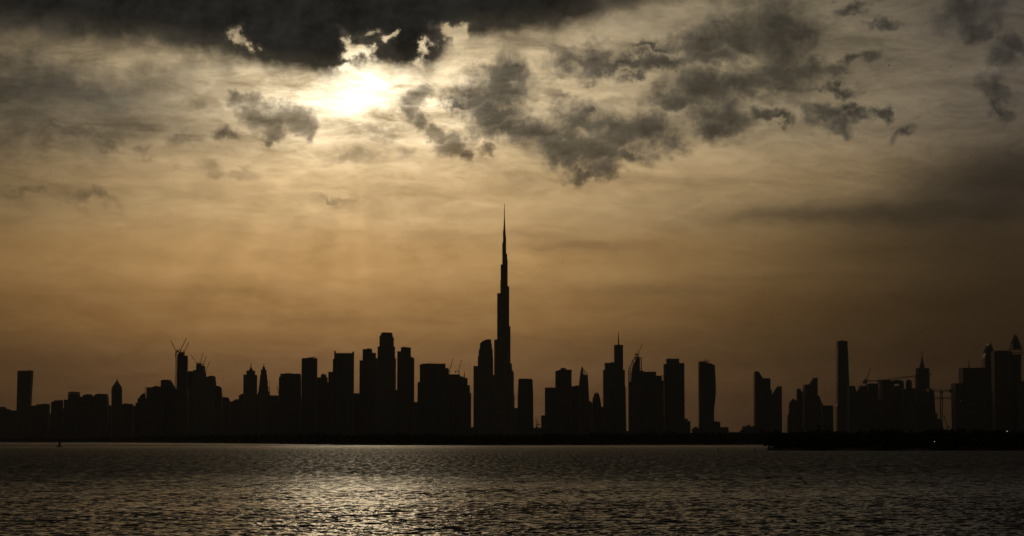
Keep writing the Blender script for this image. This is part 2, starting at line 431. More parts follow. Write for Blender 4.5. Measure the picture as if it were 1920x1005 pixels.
# ------------------------------------------------------------------ water
def build_water():
    rng = np.random.default_rng(11)
    d0, d1 = 90.0, 1000.0
    nr = 2600; nc = 950
    ys = d0 * np.exp(np.linspace(0, math.log(d1 / d0), nr))
    dys = np.gradient(ys)
    ts = np.linspace(-0.30, 0.30, nc)
    Yg = np.repeat(ys[:, None], nc, 1); Xg = Yg * ts[None, :]
    sp = np.repeat(dys[:, None], nc, 1)
    Z = np.zeros_like(Yg); 
    ncomp = 150
    lam = np.exp(rng.uniform(math.log(0.4), math.log(5.0), ncomp))
    fade = np.clip((d1 - Yg) / 350.0, 0, 1)
    for L in lam:
        a = rng.normal(R(86), R(30)) ; k = 2 * math.pi / L
        slope = 0.027 * (1.0 if L < 1.0 else (1.0 / L) ** 0.9)
        A = slope / k
        w = np.clip(L / (sp * 2.6) - 0.6, 0, 1)
        ph = rng.uniform(0, 6.283)
        arg = k * (math.cos(a) * Xg + math.sin(a) * Yg) + ph
        s_ = np.sin(arg)
        Z += A * w * (s_ + 0.25 * s_ * s_ - 0.125)
    # gusts: patches of livelier and calmer water
    gust = np.zeros_like(Z)
    for i in range(14):
        L = math.exp(rng.uniform(math.log(18), math.log(140))); a = rng.uniform(0, 6.28)
        gust += np.sin(2 * math.pi / L * (math.cos(a) * Xg * 0.6 + math.sin(a) * Yg * 0.6) + rng.uniform(0, 6.28)) / 3.7
    Z *= fade * np.clip(1.0 + 0.2 * gust, 0.55, 1.5)
    co = np.stack([Xg, Yg, Z], -1).reshape(-1, 3)
    idx = np.arange(nr * nc).reshape(nr, nc)
    q = np.stack([idx[:-1, :-1], idx[:-1, 1:], idx[1:, 1:], idx[1:, :-1]], -1).reshape(-1, 4)
    # outer sheet: strips joined to the wave field's border
    fl = tuple(co[idx[-1, 0]]); fr = tuple(co[idx[-1, -1]]); nl = tuple(co[idx[0, 0]]); nrr = tuple(co[idx[0, -1]])
    ex = np.array([(-30000, 1000, 0), (30000, 1000, 0), (-30000, 42000, 0), (30000, 42000, 0), (-30000, -3000, 0), (30000, -3000, 0),
                   (fl[0], 1000, 0), (fr[0], 1000, 0), (nl[0], 90, 0), (nrr[0], 90, 0)], float)
    b = nr * nc
    co = np.concatenate([co, ex])
    extra = [(b + 0, b + 6, b + 7, b + 1), (b + 0, b + 1, b + 3, b + 2)]
    eq = [(b + 0, b + 1, b + 3, b + 2), (b + 4, b + 8, b + 6, b + 0), (b + 9, b + 5, b + 1, b + 7), (b + 4, b + 5, b + 9, b + 8)]
    q = np.concatenate([q, np.array(eq)])
    me = bpy.data.meshes.new('water')
    me.vertices.add(len(co)); me.vertices.foreach_set('co', co.astype(np.float32).ravel())
    me.loops.add(q.size); me.loops.foreach_set('vertex_index', q.ravel().astype(np.int32))
    me.polygons.add(len(q)); me.polygons.foreach_set('loop_start', (np.arange(len(q)) * 4).astype(np.int32))
    me.polygons.foreach_set('use_smooth', np.ones(len(q), bool))
    me.update(); me.validate()
    m, bs = pbr('creek_water', (0.010, 0.008, 0.006), 0.08); t = m.node_tree
    bs.inputs['IOR'].default_value = 1.333
    g = t.nodes.new('ShaderNodeNewGeometry')
    sp_ = t.nodes.new('ShaderNodeSeparateXYZ'); t.links.new(g.outputs['Position'], sp_.inputs[0])
    yy = N(t, sp_.outputs[1])
    far = yy.ss(65.0, 420.0)
    rough = far * (0.47 - yy.ss(800.0, 1700.0) * 0.16) + 0.035
    gr = noise(t, vmath(t, 'MULTIPLY', g.outputs['Position'], (0.9, 0.09, 1.0)).outputs[0], 1.0, 4, 0.7)
    grf = gr.ss(0.35, 0.65)
    rough = rough * (1.0 - far * 0.45 + grf * far * 0.9)
    t.links.new(rough.s, bs.inputs['Roughness'])
    n1 = noise(t, g.outputs['Position'], 3.2, 3, 0.6)
    n2 = noise(t, vmath(t, 'MULTIPLY', g.outputs['Position'], (0.7, 1.0, 1.0)).outputs[0], 0.65, 4, 0.6)
    n3 = noise(t, vmath(t, 'MULTIPLY', g.outputs['Position'], (0.012, 0.02, 1.0)).outputs[0], 1.0, 3, 0.6)
    hgt = n1 * 0.05 + n2 * (yy.ss(200.0, 900.0) * (0.40 - yy.ss(600.0, 1600.0) * 0.20) + 0.03)
    hgt = hgt * (n3.ss(0.25, 0.75) * 0.9 + 0.5)
    bp = t.nodes.new('ShaderNodeBump'); bp.inputs['Strength'].default_value = 1.0; bp.inputs['Distance'].default_value = 1.0
    t.links.new(hgt.s, bp.inputs['Height']); t.links.new(bp.outputs[0], bs.inputs['Normal'])
    me.materials.append(m)
    o = bpy.data.objects.new('water', me); C.objects.link(o)
    struct(o)
build_water()

# ------------------------------------------------------------------ land
def shore_pt(px, py):
    a, b, c = ray(px, py)
    t = -CAMH / c
    return a * t, b * t
shore = [(-500, 829.0), (0, 829.3), (200, 829.6), (400, 831.0), (560, 833.0), (700, 834.6), (900, 834.9), (1100, 834.6), (1250, 834.2), (1420, 834.0),
         (1600, 834.0), (2500, 834.0)]
def land(name, pts, back, z=0.9, bank=6.0, mat=SAND, front_only=True):
    v = []; f = []
    n = len(pts)
    for (x, y) in pts: v.append((x, y, -0.4))
    for (x, y) in pts: v.append((x, y + bank, z))
    for (x, y) in pts: v.append((x * (back / y) if back > y else x, back, z + 0.2))
    for i in range(n - 1):
        f.append((i, i + 1, n + i + 1, n + i)); f.append((n + i, n + i + 1, 2 * n + i + 1, 2 * n + i))
    me = bpy.data.meshes.new(name); me.from_pydata(v, [], f); me.materials.append(mat); me.update()
    o = bpy.data.objects.new(name, me); C.objects.link(o); struct(o)
    return o
dense = []
for (a, b) in zip(shore[:-1], shore[1:]):
    for i in range(14):
        q = i / 14; px = a[0] + (b[0] - a[0]) * q; py = a[1] + (b[1] - a[1]) * q
        x, y = shore_pt(px, py); dense.append((x, y * (1 + random.uniform(-.008, .008))))
land('ground', dense, 41000.0)

# the nearer spit on the right
def spit():
    m = MB()
    top = []
    pts = []
    for i in range(60):
        px = 1440 + i * 14; py = 844.2 + math.sin(i * .7) * .25
        pts.append(shore_pt(px, py))
    n = len(pts); b = 0
    v = [(x, y, -0.4) for x, y in pts] + [(x, y + 5, 0.9) for x, y in pts] + [(x * 1.5, y + 420, 0.9) for x, y in pts] + [(x * 1.51, y + 430, -0.4) for x, y in pts]
    f = []
    for r in range(3):
        for i in range(n - 1): f.append((r * n + i, r * n + i + 1, (r + 1) * n + i + 1, (r + 1) * n + i))
    f.append((0, n, 2 * n, 3 * n))
    me = bpy.data.meshes.new('spit'); me.from_pydata(v, [], f); me.materials.append(SAND); me.update()
    o = bpy.data.objects.new('spit', me); C.objects.link(o); struct(o)
spit()

# long low rock bar on the left
def bar_():
    m = MB()
    for i in range(240):
        px = -140 + i * 3.35 + random.uniform(-1, 1)
        x, y = shore_pt(px, 836.0 - 0.9 * (i / 240))
        if 120 < i < 130 and False: continue
        h = random.uniform(0.25, 0.55) * (1.0 if i < 200 else 0.8)
        w = random.uniform(1.0, 1.6)
        ring = lambda s, z: [(x + w * s * math.cos(k * 1.047 + .3) * random.uniform(.85, 1.1), y + 2.5 * s * math.sin(k * 1.047 + .3), z) for k in range(6)]
        m.loft([ring(1.0, -0.4), ring(.8, h * .7), ring(.4, h)])
    o = m.build('rock_bar', ROCK); struct(o)
bar_()

# ------------------------------------------------------------------ mangrove belts (reads as one mass)
def belt(name, path, seed, hfun, rows, step, label, leafy):
    rnd = random.Random(seed)
    V_ = []; F_ = []
    for (px, py, topy) in path:
        pass
    def interp(px):
        for a, b in zip(path[:-1], path[1:]):
            if a[0] <= px <= b[0]:
                q = (px - a[0]) / (b[0] - a[0]); return a[1] + (b[1] - a[1]) * q, a[2] + (b[2] - a[2]) * q
        return path[-1][1], path[-1][2]
    px = path[0][0]
    while px < path[-1][0]:
        wy, ty = interp(px)
        x, y = shore_pt(px, wy)
        for r in range(rows):
            yy = y + 8 + r * 7 + rnd.uniform(-2, 2)
            xx = x * yy / y + rnd.uniform(-1.5, 1.5)
            zt = P(px, ty, yy)[2] + rnd.gauss(0, .9) + .5 * math.sin(px * .06 + seed) + .35 * math.sin(px * .19 + r)
            zt *= (0.72 if r == 0 else 1.0) * (1 if rnd.random() > .12 else .85)
            h = max(zt - .8, 1.0); rad = h * rnd.uniform(.30, .46)
            nl = leafy
            for k in range(nl):         # leaf clumps through the crown's volume
                u = rnd.uniform(-1, 1); th = rnd.uniform(0, 6.283); rr = (rnd.random() ** .45)
                cz = .8 + h * (.52 + .46 * u * rr); cr = rad * rr * math.sqrt(max(0, 1 - u * u * .8))
                cx = xx + cr * math.cos(th); cy = yy + cr * math.sin(th)
                s = h * rnd.uniform(.05, .13) * (1.9 if nl < 30 else 1.1)
                b = len(V_)
                for q in range(4):
                    V_.append((cx + rnd.uniform(-1, 1) * s, cy + rnd.uniform(-1, 1) * s, cz + rnd.uniform(-.8, .8) * s))
                F_.extend([(b, b + 1, b + 2), (b, b + 2, b + 3), (b, b + 3, b + 1), (b + 1, b + 3, b + 2)])
            b = len(V_)                  # stem
            w = h * .03
            V_.extend([(xx - w, yy, .3), (xx + w, yy, .3), (xx, yy + w, .3), (xx, yy, h * .8)]); F_.extend([(b, b + 1, b + 3), (b + 1, b + 2, b + 3), (b + 2, b, b + 3)])
        px += step * rnd.uniform(.8, 1.2)
    me = bpy.data.meshes.new(name); me.from_pydata(V_, [], F_); me.materials.append(LEAF); me.update()
    o = bpy.data.objects.new(name, me); C.objects.link(o)
    o['kind'] = 'stuff'; o['label'] = label; o['category'] = 'trees'
    return o
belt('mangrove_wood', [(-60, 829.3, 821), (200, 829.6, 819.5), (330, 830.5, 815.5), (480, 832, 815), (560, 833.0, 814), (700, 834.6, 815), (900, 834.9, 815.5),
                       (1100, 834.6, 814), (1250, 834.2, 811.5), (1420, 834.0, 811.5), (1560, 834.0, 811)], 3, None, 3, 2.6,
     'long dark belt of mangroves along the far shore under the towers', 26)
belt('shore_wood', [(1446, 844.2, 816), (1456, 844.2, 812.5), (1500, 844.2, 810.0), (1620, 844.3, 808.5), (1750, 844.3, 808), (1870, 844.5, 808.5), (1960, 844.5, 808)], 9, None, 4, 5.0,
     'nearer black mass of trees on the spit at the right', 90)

# ------------------------------------------------------------------ buildings
G0 = 0.8
def solid(m, wfun, z0, z1, yc, dep, floors=True, fh=3.9, inset=0.5):
    """glass core with projecting floor slabs; wfun(z) -> (xl, xr) of the outer face"""
    pass

def conv(px, py, Y):
    x, y, z = P(px, py, Y)
    return x, z

def interval(poly, z):
    xs = []
    n = len(poly)
    for i in range(n):
        (xa, za), (xb, zb) = poly[i], poly[(i + 1) % n]
        if (za - z) * (zb - z) < 0:
            xs.append(xa + (xb - xa) * (z - za) / (zb - za))
    return (min(xs), max(xs)) if len(xs) >= 2 else None

def add_poly(m, poly, yc, dep, fh=3.9, slab=0.45, piers=True):
    """outline in XZ (metres) with real depth, floor slabs proud of the glass core"""
    ins = 0.3
    zs = [p[1] for p in poly]; z0, z1 = min(zs), max(zs)
    xs = [p[0] for p in poly]; xm = (min(xs) + max(xs)) / 2
    core = [(x + (ins if x < xm else -ins), z) for x, z in poly]
    m.prism(core, yc - dep / 2 + ins, yc + dep / 2 - ins, 0)
    z = z0 + fh
    while z < z1 - 1.0:
        iv = interval(poly, z)
        if iv and iv[1] - iv[0] > 2: m.box(iv[0], iv[1], yc - dep / 2, yc + dep / 2, z - slab, z + slab, 1)
        z += fh

def tier(m, x0, x1, zb, zt, yc, dep, fh=3.9):
    ins = 0.3
    m.box(x0 + ins, x1 - ins, yc - dep / 2 + ins, yc + dep / 2 - ins, zb, zt - .3, 0)
    z = zb + fh
    while z < zt - 1:
        m.box(x0, x1, yc - dep / 2, yc + dep / 2, z - .4, z + .4, 1)
        z += fh
    m.box(x0, x1, yc - dep / 2, yc + dep / 2, zt - 1.1, zt, 1)
    w = x1 - x0; nb = max(1, int(w / 7.5))      # vertical piers on front and back
    for i in range(nb + 1):
        xx = x0 + .5 + (w - 1.0) * i / nb
        m.box(xx - .45, xx + .45, yc - dep / 2 - .18, yc + dep / 2 + .18, zb, zt - .05, 1)

used_names = set()
NB = [0]
def bld(name, label, Y, parts, cat='tower', depth=None, group=None):
    """parts: ('box', part, x0, x1, ytop[, ybottom]) / ('poly', part, [(px, py)..]) py None = ground
       ('round', part, [(py, xl, xr)..], sides) / ('mast', part, px, ytop, ybot, wpx) """
    NB[0] += 1; idx = NB[0]
    allx = []
    for p in parts:
        if p[0] == 'box': allx += [p[2], p[3]]
        elif p[0] == 'poly': allx += [q[0] for q in p[2]]
        elif p[0] == 'round': allx += [q for r in p[2] for q in r[1:]]
    xc = P((min(allx) + max(allx)) / 2, 800, Y)[0]
    w = (max(allx) - min(allx)) * Y / F
    dep = depth or max(18.0, min(46.0, w * .75))
    t = thing(name, (xc, Y, G0), label, cat, group)
    g = GLASS[idx % 3]; c = CONC[(idx * 5 // 3) % 3]
    k = 0; host = None
    for p in parts:
        k += 1
        d = dep - (k - 1) * 1.7
        if d < 8: d = 8 + (k % 5) * .3
        yc = Y + (k % 3) * .37
        m = MB(); mats = [g, c]
        eps = .04 * k
        if p[0] == 'box':
            x0, z1 = conv(p[2], p[4], Y); x1, _ = conv(p[3], p[4], Y)
            zb = G0 - .5 - .02 * k
            if len(p) > 5 and p[5] is not None: zb = conv(p[2], p[5], Y)[1] - .6
            if p[1] in ('roof_plant', 'parapet', 'roof_slab', 'sign_frame'):
                m.box(x0, x1, yc - d * .3, yc + d * .3, zb, z1, 1)
                m.box(x0 + (x1 - x0) * .2, x0 + (x1 - x0) * .45, yc - d * .33, yc - d * .05, zb, z1 + .5, 0)
            else: tier(m, x0 + eps, x1 - eps, zb, z1, yc, d)
        elif p[0] == 'poly':
            poly = []
            for (a, b) in p[2]:
                if b is None:
                    poly.append((conv(a, 818, Y)[0], G0 - .5))
                else: poly.append(conv(a, b, Y))
            add_poly(m, poly, yc, d)
        elif p[0] == 'round':
            n = p[3]; rings = []
            for (py, xl, xr) in p[2]:
                if py is None: a = conv(xl, 818, Y)[0]; b = conv(xr, 818, Y)[0]; z = G0 - .5
                else: a, z = conv(xl, py, Y); b, _ = conv(xr, py, Y)
                rx = (b - a) / 2; cx = (a + b) / 2
                off = math.pi / n if n == 4 else 0
                sc = 1.414 if n == 4 else 1.0
                rings.append([(cx + rx * sc * math.cos(2 * math.pi * i / n + off), yc + rx * sc * math.sin(2 * math.pi * i / n + off), z) for i in range(n)])
            rings.sort(key=lambda r: r[0][2])
            m.loft(rings, 0 if rings[0][0][2] < 5 else 1)
            # floor rings
            z = rings[0][0][2] + 3.9
            while z < rings[-1][0][2] - 1:
                for ra, rb in zip(rings[:-1], rings[1:]):
                    if ra[0][2] <= z < rb[0][2]:
                        q = (z - ra[0][2]) / (rb[0][2] - ra[0][2])
                        mid = [tuple(np.array(u) * (1 - q) + np.array(v) * q) for u, v in zip(ra, rb)]
                        cx = sum(u[0] for u in mid) / n
                        s_ = 1.0 + .35 / max(1.0, abs(mid[0][0] - cx) + .01)
                        lo = [(cx + (u[0] - cx) * s_, yc + (u[1] - yc) * s_, z - .4) for u in mid]
                        hi = [(u[0], u[1], z + .4) for u in lo]
                        if abs(mid[0][0] - cx) > 1.5: m.loft([lo, hi], 1)
                z += 3.9
        elif p[0] == 'mast':
            x, zt = conv(p[2], p[3], Y); _, zb = conv(p[2], p[4], Y)
            w0 = p[5] * 1.35 * Y / F
            m.bar((x, yc, zb - 1), (x, yc, (zb + zt) / 2), w0, w0 * .8, n=6); m.bar((x, yc, (zb + zt) / 2), (x, yc, zt), w0 * .6, w0 * .3, n=6)
            mats = [DARKSTEEL]
        elif p[0] == 'lattice':     # open frame panel volume: polygon outline, members between
            poly = [conv(a, b, Y) for a, b in p[2]]
            th = p[3] * Y / F
            z0 = min(q[1] for q in poly); z1 = max(q[1] for q in poly)
            for yy in (yc - d * .32, yc + d * .32):
                for i in range(len(poly)):
                    a, b = poly[i], poly[(i + 1) % len(poly)]
                    m.bar((a[0], yy, a[1]), (b[0], yy, b[1]), th)
                z = z0 + 5
                while z < z1 - 2:
                    iv = interval(poly, z)
                    if iv: m.bar((iv[0], yy, z), (iv[1], yy, z), th * .7)
                    z += 7.5
                x0 = min(q[0] for q in poly); x1 = max(q[0] for q in poly)
                xx = x0 + 5
                sw = [(b_, a_) for a_, b_ in poly]
                while xx < x1 - 2:
                    iv = interval(sw, xx)
                    if iv: m.bar((xx, yy, iv[0]), (xx, yy, iv[1]), th * .7)
                    xx += 7.0
            z = z0 + 2
            while z < z1 - 2:
                iv = interval(poly, z)
                if iv:
                    for xx in iv: m.bar((xx, yc - d * .32, z), (xx, yc + d * .32, z), th * .7)
                z += 12
            mats = [DARKSTEEL]
        elif p[0] == 'slabs':       # bare floor slabs poking out at an edge: x0,x1,ytop,ybot
            x0, z1 = conv(p[2], p[4], Y); x1, z0 = conv(p[3], p[5], Y)
            z = z0
            while z < z1:
                m.box(x0, x1, yc - d * .42, yc + d * .42, z, z + .9, 1); z += 6.2
        elif p[0] == 'spikes':      # row of roof-edge posts
            x0, z0 = conv(p[2], p[5], Y); x1, _ = conv(p[3], p[5], Y)
            rr = random.Random(idx)
            m.box(x0 - .2, x1 + 1.2, yc - d * .4 - .1, yc - d * .4 + 1.1, z0 - 1.2, z0 + .5, 1)
            x = x0
            while x <= x1:
                h = (p[5] - p[4]) * Y / F * rr.uniform(.35, 1.0)
                m.box(x, x + 1.0, yc - d * .4, yc - d * .4 + 1.0, z0 - 1, z0 + h, 1)
                x += rr.uniform(4, 9)
        elif p[0] == 'light':
            x, z = conv(p[2], p[3], Y); s = p[4] * Y / F
            m.box(x - s / 2, x + s / 2, yc - dep / 2 - .75, yc - dep / 2 - .55, z - s / 2, z + s / 2)
            mats = [lampm]
        o = m.build(p[1], mats, t)
        if p[1] in ('roof_plant', 'spire', 'mast', 'finial', 'roof_posts', 'rebar', 'antenna', 'lit_window', 'roof_post', 'roof_frame') and host: o.parent = host
        elif p[1] not in ('parapet', 'roof_slab', 'slabs'): host = o
    return t

def crane(Y, base, top, tip, label, tail=None, mastw=2.0, jw=1.5):
    """luffing tower crane: mast from base to top, raking jib to tip, short counter-jib. pixel positions at depth Y"""
    bx, bz = conv(base[0], base[1], Y); tx, tz = conv(top[0], top[1], Y); jx, jz = conv(tip[0], tip[1], Y)
    t = thing('tower_crane', (bx, Y, bz), label, 'crane', 'tower cranes on the building sites')
    def truss(m, p, q, w, wt_):
        p = np.array(p, float); q = np.array(q, float); d = q - p; L = np.linalg.norm(d); d /= L
        a = np.cross(d, (0, 1, 0)); a /= np.linalg.norm(a); c = np.array((0, 1.0, 0))
        cs = [(a * sx_ + c * sy_) * w / 2 for sx_, sy_ in ((-1, -1), (1, -1), (1, 1), (-1, 1))]
        for o in cs: m.bar(p + o, q + o, wt_)
        n = max(2, int(L / (w * 1.6)))
        for i in range(n):
            u = p + d * L * i / n; v = p + d * L * (i + 1) / n
            for k in range(4):
                m.bar(u + cs[k], v + cs[(k + 1) % 4], wt_ * .6)
    m = MB(); truss(m, (bx, Y, bz - 1), (tx, Y, tz), mastw, .5); m.build('mast', STEEL, t)
    m = MB(); truss(m, (tx, Y, tz), (jx, Y, jz), jw, .46); m.build('jib', STEEL, t)
    s = -1 if jx > tx else 1
    tl = tail or 9.0
    m = MB(); truss(m, (tx, Y, tz), (tx + s * tl, Y, tz + 1.0), jw, .6); cj = m.build('counter_jib', STEEL, t)
    m = MB(); m.box(tx + s * tl - 1.6, tx + s * tl + 1.6, Y - 1.4, Y + 1.4, tz - 2.2, tz + 2.0); m.build('counterweight', CONC[0], t).parent = cj
    m = MB(); m.box(tx - s * 2.6, tx - s * .9, Y - 2.2, Y - .6, tz - 2.0, tz + .6); m.bar((tx - s * 1.0, Y - 1.2, tz - .6), (tx, Y - .6, tz - .6), .6); m.build('cab', DARKSTEEL, t)
    m = MB(); m.bar((tx, Y, tz), (tx + s * 2.5, Y, tz + 9), .7)
    m.bar((tx + s * 2.5, Y, tz + 9), (jx * .75 + tx * .25, Y, jz * .75 + tz * .25), .18); m.bar((tx + s * 2.5, Y, tz + 9), (tx + s * tl, Y, tz + 1.5), .18)
    m.build('tie_frame', DARKSTEEL, t)
    return t

# ------------------------------------------------------------------ the skyline, left to right
LOWC = 'low building'
# beyond and at the left edge
bld('apartment_block', 'low flat block cut by the left edge of the picture', 6200, [('box', 'wall', -40, 8, 763), ('box', 'annex', 6, 14, 766.5)], LOWC)
bld('low_block', 'lowest flat roof between the left edge and the leaning slab tower', 6000, [('box', 'wall', 12, 33, 769.5), ('box', 'roof_plant', 15, 20, 768, 770)], LOWC)
bld('slab_tower', 'lone plain slab tower leaning slightly right, far left of the skyline', 6500, [('poly', 'shaft', [(31.5, None), (34.6, 695.5), (61, 695), (56.5, 770), (56.3, None)]), ('mast', 'mast', 55.3, 692.5, 695.5, .8)], 'tower', 30)
bld('low_block', 'flat low block tucked right beside the leaning slab tower', 6300, [('box', 'wall', 56, 70, 761.5), ('box', 'roof_plant', 59, 67, 760.5, 762)], LOWC)
bld('apartment_block', 'squat block with a stepped roof, second to the right of the leaning slab', 6100, [('box', 'wall', 69.5, 92, 758), ('box', 'roof_plant', 79, 90, 757.2, 759)], LOWC)
bld('low_block', 'sunken low roof in the narrow gap right of the stepped squat block', 6600, [('box', 'wall', 90, 98, 775)], LOWC)
bld('apartment_block', 'narrow cube-like block with a clipped left roof corner, standing between two gaps', 6000, [('poly', 'wall', [(96.5, None), (97, 755), (103.5, 751), (117, 750.3), (117, None)])], LOWC)
bld('low_block', 'low roof left of the block crowned by an overhanging roof slab', 6500, [('box', 'wall', 116, 123, 767), ('box', 'roof_plant', 118, 121, 765.5, 767.2)], LOWC)
bld('apartment_block', 'block under an overhanging flat roof slab, tallest of those left of the pointed tower', 6100,
    [('box', 'wing', 121.8, 130, 749.5), ('box', 'shaft', 129.5, 148, 737.5), ('box', 'roof_slab', 128.5, 149, 735, 736.6), ('box', 'roof_plant', 133, 143, 734.3, 735.5)])
bld('apartment_block', 'wide lower block with a raised roof box, just right of the overhanging roof slab', 5900, [('box', 'wall', 146, 178, 744), ('box', 'penthouse', 157.5, 172, 740.3), ('box', 'roof_plant', 162, 170, 739.3, 741)], LOWC)
bld('apartment_block', 'broad flat block with rounded roof corners, immediately left of the pointed tower', 5850, [('poly', 'wall', [(177, None), (177, 743), (181, 739), (200, 738.8), (201.5, 741), (202.8, 755), (202.8, None)]), ('box', 'roof_plant', 183, 190, 738.2, 740)], LOWC)
bld('low_block', 'low roof directly at the left foot of the pointed tower', 6300, [('box', 'wall', 202, 210, 760)], LOWC)
bld('pointed_tower', 'slim tower ending in a pointed bullet-shaped crown, alone among low roofs at left', 6100,
    [('round', 'shaft', [(None, 208.8, 229.2), (729, 208.8, 229)], 8), ('round', 'crown', [(729, 208.8, 229), (724, 211, 227.2), (718, 215.5, 223), (714, 218, 220.8), (712, 219.2, 219.8)], 8), ('mast', 'spire', 219.5, 709, 714, .9)], 'tower', 30)
bld('apartment_block', 'low long block right at the foot of the pointed tower', 6200, [('box', 'wall', 228, 249, 757.5), ('box', 'roof_plant', 233, 240, 756.4, 758)], LOWC)
bld('low_block', 'lowest roof between the pointed tower and the jagged stepped block', 6400, [('box', 'wall', 247, 257, 761)], LOWC)
bld('stepped_block', 'jagged block rising in small steps to a peak, left of the wide flat-topped block', 5900,
    [('box', 'wall', 255.5, 278, 755.5), ('box', 'terrace', 259, 277, 746.8), ('poly', 'upper_wall', [(262.5, None), (262.5, 744), (266.5, 740), (270.5, 737), (271.5, 739), (272, 746), (274, 746), (274, None)]), ('mast', 'mast', 272.6, 724, 746, 1.0)])
bld('apartment_block', 'wide flat-topped block left of the wedge-roofed building', 5700, [('box', 'wall', 276.5, 289, 726.3), ('box', 'wing', 288, 306, 724.8), ('box', 'roof_plant', 290, 296, 723.8, 725)])
bld('wedge_block', 'block with a flat top cut off by a steep slope on its right', 5750, [('poly', 'wall', [(303.8, None), (303.8, 713.5), (309, 712.3), (317.8, 712.5), (327, 727.5), (331, 729), (352, 729), (352, None)])])
bld('tower_under_construction', 'dark tower under construction with open slabs and a hoist mast on its left', 5600,
    [('box', 'shaft', 333.2, 351.3, 667), ('box', 'core', 336, 345.3, 660.5), ('box', 'upper_wing', 333.6, 337, 663.5), ('slabs', 'open_slabs', 342, 352.4, 671, 692),
     ('spikes', 'rebar', 334, 344, 656.5, 661)], 'tower')
def hoist():
    Y = 5600; t = thing('hoist_mast', (conv(329.8, 727, Y)[0], Y, conv(329.8, 727, Y)[1]), 'thin hoist mast tied by four struts to the left of the dark unfinished tower', 'hoist mast')
    m = MB(); xa, za = conv(328.6, 727.5, Y); xb, zb = conv(330.6, 661, Y)
    for xx in (xa, xa + 2.8):
        for yy in (Y - 1.4, Y + 1.4): m.bar((xx, yy, za), (xx, yy, zb), .55)
    z = za
    while z < zb - 3: m.bar((xa, Y - 1.4, z), (xa + 2.8, Y - 1.4, z + 3), .3); m.bar((xa + 2.8, Y + 1.4, z), (xa, Y + 1.4, z + 3), .3); z += 3
    m.build('mast', STEEL, t)
    for py in (681.5, 696.5, 711.5, 726.5):
        m = MB(); z = conv(330, py, Y)[1]; m.bar((xa + 2, Y - .7, z), (conv(333.6, py, Y)[0], Y - .7, z), .9); m.bar((xa + 2, Y + .7, z), (conv(333.6, py, Y)[0], Y + .7, z), .9); m.build('tie_strut', STEEL, t)
    m = MB(); z = conv(330, 664, Y)[1]; m.box(xa - 1.6, xa - .2, Y - 1.5, Y + 1.5, z - 8, z + 1); m.build('hoist_car', DARKSTEEL, t)
hoist()
bld('office_block', 'flat-roofed block pressed against the right side of the dark unfinished tower', 5900, [('box', 'wall', 350.8, 364.5, 697.3), ('box', 'roof_plant', 353, 361, 696, 697.6)])
bld('tower_under_construction', 'paler slimmer unfinished tower with four cranes, right of the dark one', 6900,
    [('box', 'shaft', 368.8, 383.4, 686), ('box', 'core', 369.2, 377, 682.5), ('box', 'left_wing', 363, 370, 694), ('box', 'right_wing', 382.5, 386, 699.5), ('spikes', 'rebar', 370, 382, 681, 686)], 'tower')
bld('office_block', 'pale haze-dulled block with an arched roof frame, right of the pale unfinished tower', 6800,
    [('box', 'wall', 384.5, 403.3, 706.3), ('poly', 'arched_roof', [(390, 707), (392, 705), (397, 704.4), (402, 705.2), (403.2, 707)]), ('box', 'wing', 402.5, 404.8, 714.5)])
bld('round_topped_block', 'block with a rounded right shoulder, right of the pale arched block', 5700,
    [('poly', 'wall', [(403.5, None), (403.5, 724), (409, 723.5), (413, 725), (415.3, 728), (416, 737), (417, 746), (417, None)])])
bld('apartment_block', 'low flat block falling away in a slope right of the rounded shoulder block', 6000,
    [('poly', 'wall', [(416, None), (416, 746), (418, 744.8), (427, 745), (430, 748.5), (431.5, 753), (431.5, None)]), ('mast', 'mast', 420, 741, 746, .6)])
bld('low_block', 'low sloping roof between the slope-ended block and the twin towers', 6200, [('poly', 'wall', [(430, None), (430, 753.5), (438, 752), (441.5, 749), (449, 748.5), (449, None)])], LOWC)
bld('apartment_block', 'flat block at the left foot of the twin spired towers', 6000, [('box', 'wall', 448.5, 459, 741), ('box', 'penthouse', 451.5, 457.5, 738.8)])
bld('spired_tower', 'left one of the twin spired towers, wide with plain shoulders', 6600,
    [('box', 'shaft', 457.6, 481.2, 703.2), ('box', 'upper_shaft', 463, 477.3, 695), ('box', 'parapet', 457.2, 460.5, 702.2, 704),
     ('round', 'crown', [(695, 466.5, 474.5), (692, 468, 473.2), (689.5, 468.6, 472.4), (688, 470, 471.2)], 8), ('mast', 'spire', 470.6, 679.5, 689, 1.0)], 'tower', 34)
bld('low_block', 'low roof bridging the twin spired towers', 6300, [('box', 'wall', 480, 487, 739)], LOWC)
bld('spired_tower', 'right one of the twin spired towers, narrow with many setbacks and a flared crown', 6600,
    [('box', 'base_shaft', 484.5, 504, 734), ('box', 'lower_shaft', 486, 502.6, 724), ('box', 'middle_shaft', 487.2, 501.4, 712.5), ('box', 'upper_shaft', 488.3, 500.4, 703), ('box', 'neck', 489.6, 499.4, 696.5),
     ('round', 'crown', [(696.5, 489.8, 499.2), (693.3, 488.3, 500.6)], 8), ('round', 'finial', [(693.3, 491.5, 497.6), (689, 492, 497), (687, 493.8, 495.4)], 8), ('mast', 'spire', 494.6, 680, 688, 1.0)], 'tower', 30)
bld('apartment_block', 'flat low block right of the twin spired towers, beside a thin mast', 6000, [('box', 'wall', 503.5, 521.5, 741.5), ('box', 'wing', 520.5, 526, 747), ('mast', 'mast', 505.8, 713, 741, .7)])
crane(6100, (523.5, 747), (522.5, 735), (519, 722), 'small raking crane left of the broad flat block beyond the twin towers', 5)
